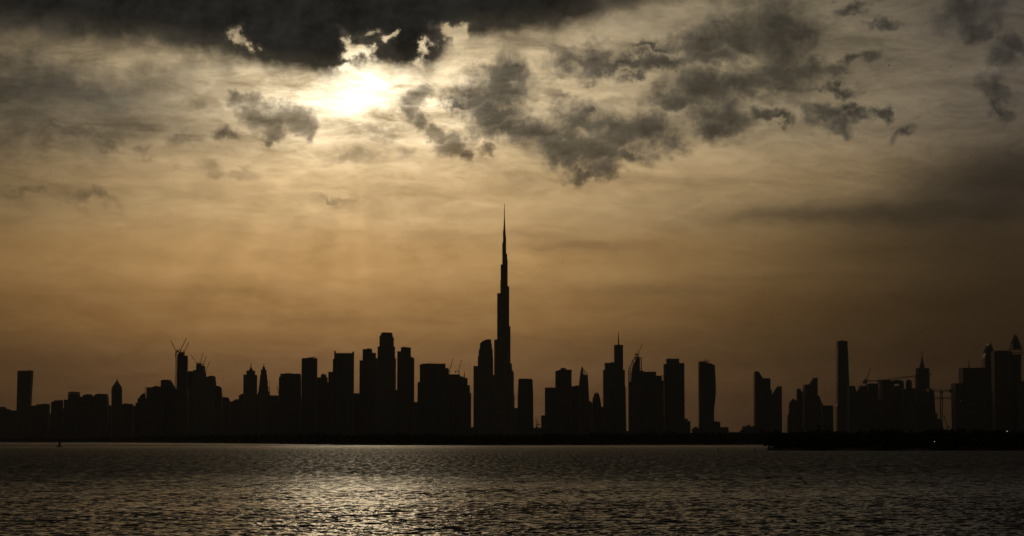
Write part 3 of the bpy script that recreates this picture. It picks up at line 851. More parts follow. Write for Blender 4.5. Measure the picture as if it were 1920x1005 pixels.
bld('office_block', 'broad flat-topped block standing between the twin spired towers and the serrated tower', 5800,
    [('box', 'wall', 524.5, 563.6, 707), ('box', 'upper_wall', 527, 563, 701), ('box', 'roof_plant', 536, 547, 700, 701.5), ('box', 'parapet', 558, 563.4, 701.2, 703)])
bld('office_tower', 'tall tower with slabs jutting along its left edge, right of the broad flat block', 5700,
    [('box', 'shaft', 566.8, 594.3, 671.8), ('slabs', 'balconies', 565.2, 570, 677, 748), ('poly', 'roof_frame', [(571, 672), (590.5, 669.3), (591, 670), (578, 672)])])
bld('low_block', 'low roof seen in the slit left of the tower with jutting slabs', 6200, [('box', 'wall', 562.5, 568, 748)], LOWC)
bld('apartment_block', 'lower block with a domed roof box, between the jutting-slab tower and the spiked-roof tower', 5900,
    [('box', 'wall', 593.5, 602.5, 707.6), ('box', 'middle_wall', 601.8, 612.5, 706.5), ('poly', 'domed_roof', [(602.2, 707), (602.2, 703), (604, 701.6), (609, 701.4), (611.5, 703), (612, 707)]), ('box', 'wing', 612, 614.3, 708)])
bld('apartment_block', 'narrow block stepping up to the left side of the spiked-roof tower', 5800, [('box', 'wall', 616, 627, 697.3), ('box', 'low_wing', 613.5, 617, 717)])
bld('office_tower', 'big square tower whose roof edge bristles with posts, raised at both corners', 5600,
    [('box', 'wing', 625.2, 633, 673.5), ('box', 'shaft', 627.6, 663, 662.8), ('spikes', 'roof_posts', 629, 662, 659.5, 662.8), ('box', 'corner_fin', 627.4, 629, 658.2, 664), ('box', 'corner_fin', 661.8, 663.2, 659.3, 664)])
bld('low_block', 'low link roof in the gap right of the spiked-roof tower', 5900, [('box', 'wall', 662, 676, 737.4)], LOWC)
bld('office_tower', 'left-hand flank tower of the tall three-tower group, with one roof step each side', 5700,
    [('box', 'shaft', 675, 706, 676), ('box', 'upper_shaft', 680.6, 697.2, 655), ('box', 'right_wing', 696.5, 704.4, 662), ('box', 'roof_plant', 688, 696, 653.6, 655.3)])
bld('skyscraper', 'tallest of the three-tower group, with chamfered top and stepped shoulders', 6900,
    [('box', 'shaft', 704.6, 742, 672), ('box', 'middle_shaft', 708.6, 740.2, 650), ('poly', 'crown', [(712, 660), (712, 631), (714.8, 628.5), (715.6, 624.4), (721, 623.6), (735.4, 624.3), (736, 631), (738, 633), (738, 660)]),
     ('box', 'base_wing', 741, 744, 731)])
bld('office_tower', 'right-hand flank tower of the three-tower group, with a raised middle block', 5800,
    [('box', 'shaft', 745.6, 776.4, 671.5), ('box', 'left_wing', 745.4, 757, 659), ('box', 'upper_shaft', 752, 770, 651.6), ('poly', 'shoulder', [(769, 680), (769, 669), (773, 669.5), (776, 672), (776, 680)]), ('box', 'roof_plant', 755, 763, 650.8, 652)])
bld('low_block', 'low roof in the slit between the three-tower group and the wide stepped block', 6200, [('box', 'wall', 776, 786, 754), ('box', 'wing', 741.5, 748, 732)], LOWC)
bld('office_block', 'very wide block stepping down to the right, left of the narrow full-height gap', 5500,
    [('box', 'left_wing', 783.6, 790, 716.8), ('box', 'wall', 787.6, 835, 683.5), ('box', 'roof_plant', 792, 835, 682, 684), ('box', 'right_step', 834, 841.2, 690.6)])
bld('stepped_block', 'block descending in four stairs beside the narrow full-height gap left of the curved tower', 5750,
    [('box', 'wall', 840, 862.5, 702.3), ('box', 'second_step', 861.5, 869, 706.2), ('box', 'third_step', 868, 876.6, 709), ('box', 'fourth_step', 875.5, 881, 722.5), ('box', 'fifth_step', 880, 883.3, 737), ('mast', 'mast', 870.7, 696.5, 709, 1.2)])
bld('low_block', 'low roof at the bottom of the narrow gap left of the curved-top tower', 5400, [('box', 'wall', 880, 892, 801)], LOWC)
bld('skyscraper', 'tower with a curved sloping top, directly left of the tallest spire', 6400,
    [('box', 'wing', 888, 900, 686.7), ('box', 'shaft', 896, 924.6, 668), ('box', 'middle_shaft', 897.6, 923.8, 655), ('poly', 'crown', [(899.8, 668), (899.8, 645), (903, 641.5), (908, 638.5), (913, 637), (920.6, 636.6), (921, 640), (922.4, 650), (922.4, 668)])])
bld('low_block', 'podium filling the foot of the slit between the curved-top tower and the tallest spire', 6500, [('box', 'wall', 923, 928, 703)], LOWC)

# the tallest tower: three stepped wings round a core
def supertall():
    Y = 7000; cx = 945.7
    x0, _ = conv(cx, 600, Y)
    t = thing('supertall_skyscraper', (x0, Y, G0), 'the tallest tower, a needle of stepped wings tapering to a long thin spire', 'skyscraper')
    left = [(926.3, 637), (931.9, 550), (938, 526), (938.6, 496), (941.6, 455), (943, 433), (943.9, 424)]
    right = [(966, 765), (965, 740), (963.8, 698), (962, 694), (960.2, 681.5), (957.4, 612), (955, 537), (952, 486), (951.2, 476), (949, 444.5), (947.3, 424)]
    g, c = GLASS[2], CONC[2]
    def wing(steps, ang, seed, key):
        m = MB()
        for i, (px, py) in enumerate(steps):
            L = abs(px - cx) * Y / F
            z1 = conv(px, py, Y)[1]
            w = max(2.2, L * .42)
            ca, sa_ = math.cos(ang), math.sin(ang)
            def ring(s, z, L=L, w=w):
                o = []
                pr = [(-w * .2, -w), (L - w * .9, -w), (L - w * .25, -w * .72), (L, 0), (L - w * .25, w * .72), (L - w * .9, w), (-w * .2, w)]
                for a, b in pr: 
                    a2 = a * s; b2 = b * s; o.append((x0 + ca * a2 - sa_ * b2, Y + sa_ * a2 + ca * b2, z))
                return o
            zb = G0 - .5 if i == len(steps) - 1 or True else 0
            m.loft([ring(.985, zb - i * .03), ring(.985, z1 - .5)], 0)
            # shade fins: slab rings proud of the glass every third floor near the exposed part
            prev = conv(steps[i - 1][0], steps[i - 1][1], Y)[1] if i else G0
            z = max(prev, G0) + 5
            while z < z1 - 1: m.loft([ring(1.0, z), ring(1.0, z + 1.1)], 1); z += 8.0
            m.loft([ring(1.0, z1 - 1.2), ring(1.0, z1)], 1)
        m.build('wing', [g, c], t)
    wing(left, math.pi, 1, 'l')
    wing(right, 0.0, 2, 'r')
    wing([(930, 660), (936, 590), (939, 512), (942, 466), (943.6, 430)], -math.pi / 2 + .12, 3, 'f')
    wing([(929, 668), (935, 575), (939.5, 505), (942, 470), (943.6, 432)], math.pi / 2 - .1, 3, 'b')
    def rings(rows, n=10):
        out = []
        for py, r in rows:
            z = conv(cx, py, Y)[1]; r_ = r * Y / F
            out.append([(x0 + r_ * math.cos(6.2832 * k / n), Y + r_ * math.sin(6.2832 * k / n), z) for k in range(n)])
        return out
    m = MB(); m.loft(rings([(760, 6), (640, 5.2), (560, 4.4), (480, 3.6), (440, 2.4), (424, 1.6)]), 0); m.build('core', [g, c], t)
    m = MB(); m.loft(rings([(426, 1.55), (416, 1.25), (408, 1.0)]), 0); m.build('pinnacle', DARKSTEEL, t)
    m = MB(); m.loft(rings([(410, .85), (395, .65), (382.5, .45)], 6), 0); m.build('spire', DARKSTEEL, t)
supertall()
bld('low_block', 'low podium right at the foot of the tallest spire', 6300, [('box', 'wall', 962, 972, 765), ('box', 'wing', 966, 973, 768)], LOWC)
bld('office_tower', 'plain tapering slab tower directly right of the tallest spire', 5500,
    [('poly', 'shaft', [(970.3, None), (970.6, 740), (972, 711.5), (997.8, 711.5), (999.8, 735), (1000.6, None)]), ('box', 'roof_plant', 972.5, 997.2, 710.2, 712), ('box', 'corner_pier', 997.4, 999, 713)])
bld('low_block', 'low roof in the gap right of the tapering slab tower', 5200, [('box', 'wall', 999, 1016, 802), ('box', 'roof_plant', 1004.5, 1008.5, 799.5, 802.5)], LOWC)
crane(5200, (1006.8, 800), (1006.8, 796), (1004.5, 782), 'tiny crane on the low roof right of the tapering slab tower', 5, 1.4, 1.2)
bld('apartment_block', 'L-shaped block with a low left wing, left of the drum-like tower', 5300, [('box', 'low_wing', 1014.6, 1024, 779), ('box', 'wall', 1021.6, 1044, 727), ('mast', 'mast', 1032.5, 724.5, 727.5, .8)])
bld('round_tower', 'drum-like tower with a slightly bowed roof and rooftop plant', 5400,
    [('round', 'shaft', [(None, 1041.2, 1071.8), (697, 1041.2, 1071.8)], 16), ('poly', 'roof', [(1041, 699), (1041, 696.6), (1048, 694), (1056, 693.2), (1071.9, 693.6), (1071.9, 699)]), ('box', 'roof_plant', 1051, 1061, 690.3, 695)], 'tower', 36)
bld('apartment_block', 'lower block filling in between the drum-like tower and the pointed open-crown tower', 5600, [('box', 'wall', 1070, 1079, 724.3), ('box', 'wing', 1078, 1087, 722.8)])
bld('open_crown_tower', 'tower with a pointed open lattice crown, right of the drum-like tower', 5500,
    [('poly', 'shaft', [(1085.2, None), (1085.6, 720), (1087.6, 703), (1101.8, 703), (1103.2, 722), (1104.6, 752), (1104.6, None)]),
     ('lattice', 'crown_frame', [(1087.8, 704), (1089, 694), (1091.4, 687.3), (1094.5, 694.5), (1098, 695.6), (1101, 701), (1102, 704)], .55),
     ('poly', 'crown_sail', [(1088.4, 704), (1090.2, 692), (1091.4, 688), (1093, 694), (1094.2, 704)]), ('mast', 'spire', 1091.4, 685.6, 689, .7)], 'tower', 30)
bld('low_block', 'low sloping roof left of the small pair of domed peaks', 5600, [('poly', 'wall', [(1103, None), (1103, 751.5), (1107.5, 752.5), (1111, 757), (1111, None)])], LOWC)
bld('domed_building', 'small building with a pair of curved pointed peaks, left of the tall antenna tower', 5500,
    [('poly', 'shell', [(1109, None), (1110, 757), (1111.5, 747), (1114, 739), (1116.4, 735.3), (1117.6, 740), (1118, None)]), ('poly', 'shell', [(1117.2, None), (1117.6, 740), (1119, 735.3), (1122, 738), (1125, 747), (1127.4, 762), (1127.6, None)])], 'building', 26)
bld('low_block', 'low roof between the pair of domed peaks and the tower with the tall antenna', 5800, [('box', 'wall', 1126, 1133, 763)], LOWC)
bld('skyscraper', 'tower with a tall rod antenna on a narrow upper shaft', 5900,
    [('box', 'shaft', 1131, 1171, 694), ('box', 'left_wing', 1134, 1152, 680.8), ('box', 'upper_shaft', 1151.6, 1167.6, 647.2), ('box', 'right_wing', 1150, 1169, 696), ('poly', 'flank', [(1160, None), (1160, 697), (1169.3, 697), (1171.2, 724), (1172.6, 725.5), (1174.2, None)]),
     ('mast', 'antenna', 1159.6, 621.5, 647.5, 1.5), ('box', 'roof_plant', 1145, 1151, 679.4, 681.2)])
bld('low_block', 'low roof in the slit right of the tower with the tall antenna', 5200, [('box', 'wall', 1173, 1180, 808)], LOWC)
bld('tower_under_construction', 'unfinished tower topped by ragged scaffolding with sky showing through, right of the antenna tower', 5300,
    [('box', 'shaft', 1178.4, 1205, 716), ('poly', 'upper_core', [(1183.5, 717), (1184.5, 694), (1186.4, 684), (1190, 679), (1192, 672), (1196.5, 669.5), (1199.5, 674), (1199.5, 717)]),
     ('lattice', 'scaffold', [(1178.6, 716), (1178.6, 692), (1182, 687), (1186.5, 674.5), (1190.5, 672.5), (1193, 665), (1196.5, 670), (1202.4, 670.6), (1202.8, 694), (1203, 716)], .75),
     ('slabs', 'open_slabs', 1179, 1184, 696, 714), ('box', 'side_wing', 1199, 1206, 694.8), ('spikes', 'rebar', 1188, 1202, 664.5, 671)], 'tower', 32)
bld('office_block', 'wide flat block stepping down on its right, attached right of the scaffolded tower', 5350,
    [('box', 'wall', 1204.6, 1229.4, 697.4), ('box', 'right_step', 1228.6, 1240, 704.6), ('box', 'second_step', 1236, 1243.2, 713.4), ('slabs', 'ledges', 1238, 1245.5, 703, 714)])
crane(5300, (1195, 672), (1196.5, 664), (1204, 645.5), 'raking crane over the scaffolded tower right of the antenna tower', 7, 1.6, 1.1)
bld('low_block', 'low roof in the hair-thin slit left of the plain square tower', 5600, [('box', 'wall', 1241, 1247, 779)], LOWC)
bld('office_tower', 'plain square tower with a raised roof box, two gaps left of the twisting tower', 5400,
    [('box', 'shaft', 1245, 1281.8, 683), ('box', 'upper_shaft', 1250, 1272.5, 673), ('box', 'right_wing', 1271, 1282.2, 681)])
bld('low_block', 'stepped low block at the right foot of the plain square tower', 5200, [('box', 'wall', 1281, 1289, 785), ('box', 'wing', 1288, 1294.3, 789.6)], LOWC)
bld('low_block', 'small low block with a domed roof, at the left foot of the twisting tower', 5200, [('poly', 'wall', [(1297.5, None), (1297.5, 804), (1301, 802), (1304.5, 800), (1306.5, 800), (1308, 803), (1312, 803), (1312, None)])], LOWC)
bld('twisting_tower', 'lone tower with a twisting bulged right side and a slanting roof', 5300,
    [('poly', 'shaft', [(1310.5, None), (1310.4, 760), (1310, 730), (1310, 678), (1319.8, 678), (1322, 680), (1332, 681.8), (1339.6, 685.2), (1340.4, 700), (1341.4, 720), (1341.4, 738), (1340, 755), (1338.2, 765), (1338, 775), (1338.6, 792), (1338.6, None)]),
     ('mast', 'roof_post', 1328.8, 677.6, 682, 1.0)], 'tower', 30)
crane(5300, (1324.5, 680.2), (1324.5, 677.5), (1331, 676.5), 'small crane lying low on the slanting roof of the twisting tower', 5, 1.6, 1.2)
bld('low_block', 'two-step low block at the right foot of the twisting tower', 5200, [('box', 'wall', 1337, 1349.6, 791), ('box', 'wing', 1348.6, 1365, 801), ('box', 'roof_plant', 1341, 1345, 789.8, 791.3)], LOWC)
bld('low_block', 'very low flat block between the twisting tower and the notched pair of towers', 5000, [('box', 'wall', 1364, 1388, 810.3), ('mast', 'mast', 1388.5, 806, 811, .6)], LOWC)
bld('low_block', 'low uneven block at the left foot of the notched pair of towers', 5100, [('box', 'wall', 1393, 1416, 799.3), ('box', 'roof_plant', 1401, 1406, 796.8, 800), ('box', 'wing', 1386, 1394, 811), ('box', 'front_wing', 1392, 1398, 800.5)], LOWC)
bld('slant_topped_tower', 'left of the notched pair, its sharp left peak sloping down to a flat roof', 5300,
    [('poly', 'shaft', [(1414, None), (1414, 697), (1421, 697), (1429.5, 709.6), (1443.3, 709.4), (1443.6, 730), (1446, 732), (1446.4, None)]), ('spikes', 'roof_posts', 1415.5, 1421, 695, 697)], 'tower')
bld('slant_topped_tower', 'right of the notched pair, its roof rising to a sharp right peak', 5200,
    [('poly', 'shaft', [(1445, None), (1445.5, 744), (1457.5, 725.2), (1465, 724.4), (1466.2, None)]), ('mast', 'mast', 1459.3, 722, 725.5, .7)], 'tower')
bld('low_block', 'low roof in the gap right of the notched pair of towers', 5000, [('box', 'wall', 1465, 1478, 813), ('mast', 'mast', 1471.5, 790, 813, .5)], LOWC)
bld('gabled_block', 'block with a clipped gable top, first right of the notched pair of towers', 5300,
    [('poly', 'wall', [(1476.2, None), (1476.3, 779), (1479, 776), (1479, 757), (1486.8, 747.6), (1492.6, 751.5), (1495, 753), (1495, None)])], 'building')
bld('slant_topped_tower', 'small thin tower with its roof sloping down to the right, beside the gable block', 5350,
    [('poly', 'shaft', [(1493.4, None), (1493.6, 729.3), (1499.5, 728.8), (1505.8, 740.5), (1505.8, None)]), ('mast', 'mast', 1499, 726.5, 730, .7)], 'tower')
bld('slant_topped_tower', 'flat-roofed tower kicking up to a peak at its right, left of the slim tower', 5300,
    [('poly', 'shaft', [(1505, None), (1506.5, 721.3), (1518.2, 721), (1525.6, 709), (1531.3, 708.6), (1531.6, 741), (1535, 743), (1537, 751), (1541.8, 759.5), (1542, None)]), ('spikes', 'roof_posts', 1524, 1528, 706.8, 709)], 'tower')
bld('office_block', 'flat block just left of the gap before the tall slim tower', 5100, [('box', 'wall', 1541, 1561.3, 760.3), ('slabs', 'ledges', 1558, 1564, 790, 806)])
bld('low_block', 'low roof at the foot of the gap left of the tall slim tower', 4800, [('box', 'wall', 1560, 1570, 808.5)], LOWC)
bld('slim_tower', 'tall slim dark tower tapering slightly towards a flat top, alone at right of centre', 5600,
    [('poly', 'shaft', [(1567.6, None), (1568, 762), (1569, 758), (1569.2, 656), (1588.4, 656), (1590.8, 722), (1591, None)]), ('box', 'upper_shaft', 1569.8, 1587.6, 639.8), ('box', 'roof_plant', 1576, 1582, 638.6, 640.2)], 'tower', 34)
bld('apartment_block', 'block with two raised roof corners and a dip between, beside the slim tower', 5200,
    [('box', 'wall', 1590, 1626, 733.8), ('box', 'left_corner', 1590.5, 1601.3, 723.8), ('box', 'inner_step', 1600.5, 1603.2, 729), ('box', 'right_corner', 1612, 1623.8, 723.6), ('box', 'outer_step', 1609.5, 1613, 729.5)])
bld('office_block', 'flat block under the long horizontal crane, left of the open vertical slit', 5250, [('box', 'wall', 1624.8, 1644.6, 719.2), ('box', 'lower_wing', 1620, 1654, 750.5)])
bld('arched_roof_block', 'block under the crane jib with an arched roof opening showing sky', 5300,
    [('box', 'wall', 1651.8, 1692.3, 724), ('box', 'left_head', 1652.4, 1668, 712.6), ('box', 'right_head', 1687.6, 1692, 716), ('poly', 'roof_arch', [(1667, 725), (1667, 714.4), (1674, 714), (1679, 712.4), (1688, 713.2), (1692, 716), (1688.2, 720.2), (1684, 718.4), (1678, 718.4), (1674.6, 720.4), (1674.4, 725)])])
bld('low_block', 'low parapet roof carrying the small onion-like turret left of the sharp spire', 5200, [('box', 'wall', 1691.5, 1717, 729.3), ('box', 'parapet', 1708, 1715, 728.2, 730)], 'building')
bld('turret', 'small round domed turret between the arched roof and the sharp-spired tower', 5250,
    [('round', 'shaft', [(None, 1698.6, 1709.8), (716, 1698.6, 1709.8)], 10), ('round', 'dome', [(716, 1698.6, 1709.8), (714, 1699.8, 1708.6), (712.4, 1701.6, 1706.8), (711.6, 1703, 1705.4)], 10), ('mast', 'finial', 1704.2, 709.6, 712.5, .8)], 'tower', 16)
bld('spired_tower', 'square tower carrying a sharp pyramid spire with a needle, right of the horizontal crane', 5500,
    [('box', 'shaft', 1719, 1740.6, 690.4), ('box', 'left_wing', 1717.6, 1722, 702.8), ('round', 'pyramid', [(690.6, 1724, 1733.4), (680, 1726.6, 1731), (668, 1728.3, 1729.3)], 4), ('mast', 'spire', 1728.7, 654, 670, .8)], 'tower', 30)
bld('apartment_block', 'block leaning away in a slope, at the right foot of the sharp-spired tower', 5300,
    [('poly', 'wall', [(1716.4, None), (1716.4, 734), (1740, 734), (1740, 728.3), (1742.6, 727.5), (1744, 731), (1749, 733), (1750.6, 760), (1752.4, 784), (1752.4, None)])])
bld('low_block', 'low hump-roofed block at the foot of the hammerhead crane', 4900, [('poly', 'wall', [(1751, None), (1751, 785), (1760, 785.5), (1763.5, 789), (1764.6, 797), (1766, 805), (1768, 806), (1788, 806.5), (1788, None)])], LOWC)
bld('office_block', 'wide block with a step at its left, immediately left of the ogive-topped tower', 4700,
    [('box', 'left_wing', 1787, 1803, 719), ('box', 'wall', 1801.4, 1850, 690), ('mast', 'mast', 1816.4, 674.5, 690.2, 1.3), ('light', 'lit_window', 1797, 751.6, .8)])
bld('ogive_tower', 'tower with a pointed arch-like curved top, left of the diamond-crowned tower', 5000,
    [('poly', 'shaft', [(1843.6, None), (1843.6, 672), (1845.5, 662), (1849, 653), (1852, 648), (1852.4, 644.4), (1856, 644.2), (1856.4, 648), (1859.6, 654), (1861.2, 660), (1861.6, None)]), ('mast', 'spire', 1856.2, 640.5, 645, .5)], 'tower', 34)
bld('office_tower', 'flat-topped tower between the ogive-topped tower and the diamond-crowned tower', 4900,
    [('box', 'wall', 1861, 1895, 659.2), ('poly', 'roof', [(1862, 660), (1862, 658.6), (1872, 657.6), (1882, 657.6), (1890, 659), (1894, 659), (1894, 660.5)])])
bld('diamond_crowned_tower', 'tower crowned by a tall glazed lattice pyramid, last before the right edge', 4950,
    [('round', 'shaft', [(None, 1892.6, 1915.4), (665, 1892.6, 1915.4)], 8), ('poly', 'pyramid_crown', [(1896.5, 654), (1897.6, 645), (1903.4, 629.5), (1909, 643), (1911.8, 654)]),
     ('lattice', 'crown_frame', [(1892.6, 665), (1892.4, 655), (1896, 645), (1903.4, 627.6), (1910, 642), (1915.4, 655), (1915.4, 665)], .8), ('mast', 'spire', 1903.4, 622.5, 630, .8)], 'tower', 30)
bld('office_block', 'lower block running out of the picture at the right edge', 4800, [('box', 'wall', 1914.6, 1962, 714.5)])

# infill blocks added behind the towers to keep sky out of the slits
for (xa, xb, yt, lab) in [(4, 132, 781, 'added infill block behind the leaning slab, seen in the gap to its right'), (118, 262, 777, 'added infill block behind the foot of the pointed tower'),
        (255, 452, 765, 'added wide infill block behind the two unfinished towers'), (445, 600, 763, 'added wide infill block behind the feet of the twin spired towers'), (590, 782, 766, 'added wide infill block behind the three-tower group'),
        (1030, 1130, 790, 'added infill block behind the drum-like tower'), (1600, 1756, 775, 'added wide infill block behind the sharp-spired tower'), (1476, 1560, 792, 'added infill block behind the gable block')]:
    bld('infill_block', lab, 7700, [('box', 'wall', xa, xb, yt), ('box', 'roof_plant', xa + 30, xa + 44, yt - 1, yt)], LOWC, 40)

# cranes
crane(5600, (330.2, 664), (330.4, 660), (320.2, 638), 'crane atop the hoist mast raking to the upper left', 6, 1.8, 1.3)
crane(5590, (337.6, 663), (338, 657.5), (349.6, 634), 'crane with the highest jib tip, raking right above the dark unfinished tower', 8, 1.8, 1.3)
crane(5610, (344.6, 667), (344.9, 661.5), (354.2, 641.5), 'right-hand of the two right-raking cranes on the dark unfinished tower', 6, 1.6, 1.2)
crane(6890, (369.6, 686), (369.2, 681.5), (357.6, 665.2), 'left-raking crane on the pale unfinished tower', 6, 1.6, 1.1)
crane(6905, (375.4, 686), (375.7, 681), (380.8, 661.2), 'near-upright crane on the pale unfinished tower, highest tip of its four', 5, 1.6, 1.1)
crane(6915, (381, 688), (381.2, 683), (386.8, 668.5), 'crane at the right edge of the roof of the pale unfinished tower', 5, 1.6, 1.2)
crane(6925, (385, 701), (385.4, 696.5), (393.6, 678), 'lowest crane of the pale unfinished tower, reaching right over the arched block', 5, 1.6, 1.1)
crane(5740, (842.6, 702.5), (842.6, 697), (849.6, 670.5), 'long thin crane at the left end of the stairs-like block', 5, 1.5, 1.0)
crane(5760, (860.4, 702.5), (860.4, 697), (865.2, 675), 'crane with a stubby cab in the middle of the stairs-like block', 10, 1.6, 1.0)

def flat_crane(Y, base, top, tip, tail, label, jibs2=None, dirn=1, w=3.0, group='tower cranes on the building sites'):
    bx, bz = conv(base[0], base[1], Y); tx, tz = conv(top[0], top[1], Y); jx, jz = conv(tip[0], tip[1], Y); cx, cz = conv(tail[0], tail[1], Y)
    t = thing('tower_crane', (bx, Y, bz), label, 'crane', group)
    def truss(m, p, q, w, wt_, tri=False):
        p = np.array(p, float); q = np.array(q, float); d = q - p; L = np.linalg.norm(d); d /= L
        a = np.cross(d, (0, 1, 0)); a /= np.linalg.norm(a); c = np.array((0, 1.0, 0))
        cs = [(a * sx_ + c * sy_) * w / 2 for sx_, sy_ in ((-1, -1), (1, -1), (1, 1), (-1, 1))]
        for o in cs: m.bar(p + o, q + o, wt_)
        n = max(2, int(L / (w * 1.5)))
        for i in range(n):
            u = p + d * L * i / n; v = p + d * L * (i + 1) / n
            for k in range(4):
                if (k + i) % 2 == 0: m.bar(u + cs[k], v + cs[(k + 1) % 4], wt_ * .7)
                else: m.bar(v + cs[k], u + cs[(k + 1) % 4], wt_ * .7)
    m = MB(); truss(m, (bx, Y, bz - 1), (tx, Y, tz), w, .75); m.build('mast', STEEL, t)
    m = MB(); truss(m, (tx, Y, tz), (jx, Y, jz), w * .85, .7); m.build('jib', STEEL, t)
    m = MB(); truss(m, (tx, Y, tz), (cx, Y, cz), w * .7, .75); cj = m.build('counter_jib', STEEL, t)
    m = MB(); m.box(cx - 4.5, cx + 4.5, Y - 1.6, Y + 1.6, cz - 5.5, cz + 1.5); m.build('counterweight', CONC[0], t).parent = cj
    s = 1 if jx > tx else -1
    m = MB(); m.box(tx - s * 1.0 - 2.2, tx - s * 1.0 + 2.2, Y - 3.6, Y - 1.7, tz - 6.5, tz - 1.0); m.build('cab', DARKSTEEL, t)
    m = MB(); m.bar((tx, Y, tz), (tx, Y, tz + 9), .9); m.bar((tx, Y, tz + 9), (tx + (jx - tx) * .6, Y, tz + (jz - tz) * .6 + 1.4), .25); m.bar((tx, Y, tz + 9), (cx, Y, cz + 1), .25)
    m.build('tie_frame', DARKSTEEL, t)
    return t
c1 = flat_crane(5150, (1647.6, 752), (1647.6, 713.5), (1747.5, 701.5), (1621.5, 715), 'very long crane jib lying almost level across the sky to the sharp-spired tower')
c2 = flat_crane(4600, (1765, 812), (1765, 733), (1718, 727.5), (1783.5, 731.6), 'hammerhead crane standing in the gap left of the black mass at the right edge', w=4.6)
c3 = flat_crane(4750, (1800, 760), (1800, 746.5), (1752, 746.6), (1806, 746.5), 'lower level crane jib crossing behind the hammerhead crane mast', w=3.6)
crane(5160, (1625, 719.5), (1625.5, 712), (1632.2, 689.5), 'thin steep crane jib above the left end of the long level jib', 5, 1.3, .9)
crane(4620, (1776.5, 812), (1776, 801), (1769.5, 778), 'short leaning crane low in the gap beside the hammerhead crane', 5, 1.6, 1.1)

# ------------------------------------------------------------------ lamps on the shore
def lamp(px, py, Y, hgt, label, s=.3):
    x, z = conv(px, py, Y)
    t = thing('street_lamp', (x, Y, z - hgt), label, 'lamp')
    m = MB(); m.bar((x, Y, z - hgt), (x, Y, z), .16, .09, n=8); m.bar((x, Y, z - .05), (x, Y - .8, z + .1), .08, n=6); m.build('post', DARKSTEEL, t)
    m = MB(); m.box(x - .35, x + .35, Y - 1.5, Y - .7, z + .02, z + .16); lh = m.build('lamp_head', DARKSTEEL, t)
    m = MB(); m.box(x - s, x + s, Y - 1.5, Y - 1.2, z - s * 1.4, z + .01); m.build('bulb', lampm, t).parent = lh
lamp(724, 815.6, 2035, 9, 'lit white lamp on the far tree line below the three-tower group', .3)
lamp(1751, 827.5, 990, 4.5, 'lit lamp in front of the black trees of the spit, near its foot', .2)
lamp(1887, 808.0, 1000, 9, 'lit lamp at tree-top height on the spit under the diamond-crowned tower', .26)

# ------------------------------------------------------------------ channel marks
def beacon(px, pb, pt, label):
    x, y = shore_pt(px, pb); z = P(px, pt, y)[2]
    t = thing('beacon', (x, y, 0), label, 'beacon')
    m = MB(); 
    for i in range(9):
        a = i * .7; r = 1.6 if i else 0
        cx_ = x + r * math.cos(a); cy_ = y + r * math.sin(a)
        ring = lambda s, zz: [(cx_ + 1.1 * s * math.cos(k * 1.047 + i), cy_ + 1.1 * s * math.sin(k * 1.047 + i), zz) for k in range(6)]
        m.loft([ring(1.2, -.5), ring(.9, .3), ring(.4, .6)])
    m.build('rubble_base', ROCK, t)
    m = MB(); rg = lambda r, zz: [(x + r * math.cos(k * .785), y + r * math.sin(k * .785), zz) for k in range(8)]
    m.loft([rg(1.05, .3), rg(.8, z * .55), rg(.75, z * .8)]); m.build('tower', ROCK, t)
    m = MB(); m.loft([rg(.95, z * .8), rg(.95, z * .84)]); m.build('gallery', DARKSTEEL, t)
    m = MB(); m.loft([rg(.45, z * .84), rg(.4, z * .95), rg(.08, z)]); m.build('lantern', DARKSTEEL, t)
beacon(111.6, 838, 827.5, 'stubby dark beacon on the thin rock bar at the left of the water')
def post(px, pb, pt, label):
    x, y = shore_pt(px, pb); z = P(px, pt, y)[2]
    t = thing('channel_post', (x, y, 0), label, 'post')
    m = MB(); m.bar((x, y, -1), (x, y, z * .8), .22, .18, n=8); m.build('pile', ROCK, t)
    m = MB(); m.loft([[(x + r * math.cos(k * 1.571), y + r * math.sin(k * 1.571), zz) for k in range(4)] for r, zz in ((.3, z * .72), (.34, z * .8), (.04, z))]); m.build('topmark', DARKSTEEL, t)
post(1346.8, 848.5, 839, 'thin post standing in the water in front of the gap right of the twisting tower')
post(1415.4, 847.0, 840.5, 'short post in the water left of the tip of the spit')

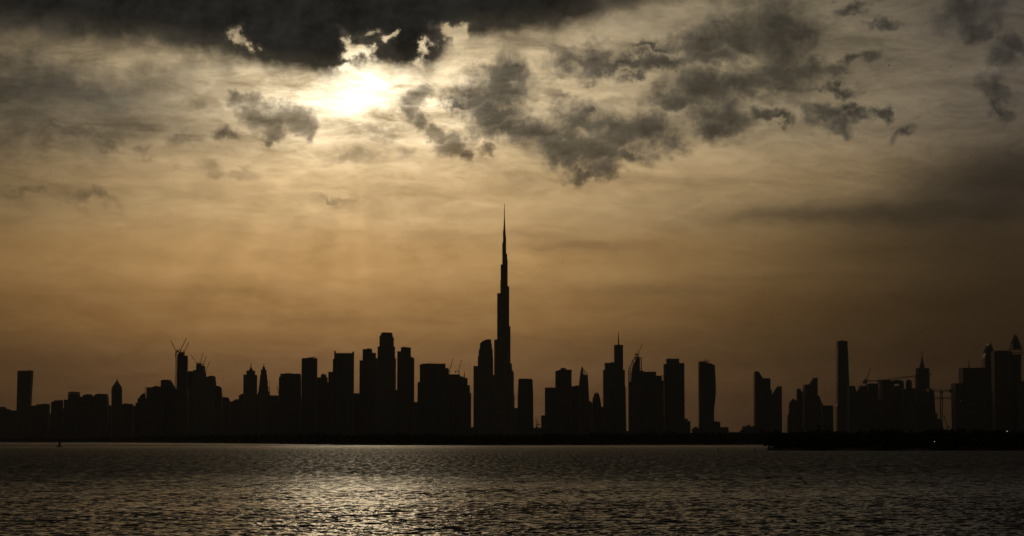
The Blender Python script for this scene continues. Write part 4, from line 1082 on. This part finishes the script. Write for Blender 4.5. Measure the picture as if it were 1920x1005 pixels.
# ------------------------------------------------------------------ birds far off
def bird(px, py, Y, span, label, bank_):
    x, y, z = P(px, py, Y)
    m = MB(); s = span / 2
    L = .36 * span
    prof = [(-L, .02), (-L * .6, .07), (0, .1), (L * .5, .07), (L * .8, .05), (L, .01)]
    rings = []
    for t_, r in prof:
        r *= span; rings.append([(x + t_, y + r * math.cos(k * 1.047), z + r * .9 * math.sin(k * 1.047)) for k in range(6)])
    m.loft(rings); body = m
    t = thing('bird', (x, y, z), label, 'bird', 'birds far off in the sky')
    m.build('body', BIRDM, t)
    for sd in (-1, 1):
        w = MB()
        pts = [(0, 0, .14), (sd * s * .45, .20, .13), (sd * s, .05, .02)]
        rr = []
        for (a, up, ch) in pts:
            rr.append([(x + ch * span, y + a, z + up * span * (1 + bank_ * sd)), (x, y + a, z + up * span * (1 + bank_ * sd) + .02 * span), (x - ch * span, y + a, z + up * span * (1 + bank_ * sd)), (x, y + a, z + up * span * (1 + bank_ * sd) - .012 * span)])
        w.loft(rr); w.build('wing', BIRDM, t)
bird(969.2, 123.4, 420, .75, 'tiny bird above the top of the central cloud, right of the sun', .1)
bird(1667, 123, 430, .7, 'tiny bird in the clear sky, left one of the pair at upper right', -.2)
bird(1783, 125.4, 430, .6, 'tiny bird in the clear sky, right one of the pair at upper right', .2)
bird(418.3, 711, 520, .6, 'tiny bird just right of the pale unfinished tower', .3)
bird(1055, 491.8, 500, .6, 'tiny bird in mid sky right of the tallest spire', 0)

# ------------------------------------------------------------------ air
def haze():
    m = MB(); m.box(-6500, 6500, -300, 13500, -1.6, 900)
    mat = bpy.data.materials.new('haze_air'); mat.use_nodes = True
    t = mat.node_tree
    for n in list(t.nodes): t.nodes.remove(n)
    pv = t.nodes.new('ShaderNodeVolumePrincipled'); pv.inputs['Color'].default_value = (.95, .93, .9, 1)
    pv.inputs['Density'].default_value = 3e-5; pv.inputs['Anisotropy'].default_value = 0.5
    out = t.nodes.new('ShaderNodeOutputMaterial'); t.links.new(pv.outputs[0], out.inputs['Volume'])
    o = m.build('haze', mat); o['kind'] = 'stuff'; o['label'] = 'thin sunset haze over the creek and the city'; o['category'] = 'haze'
haze()
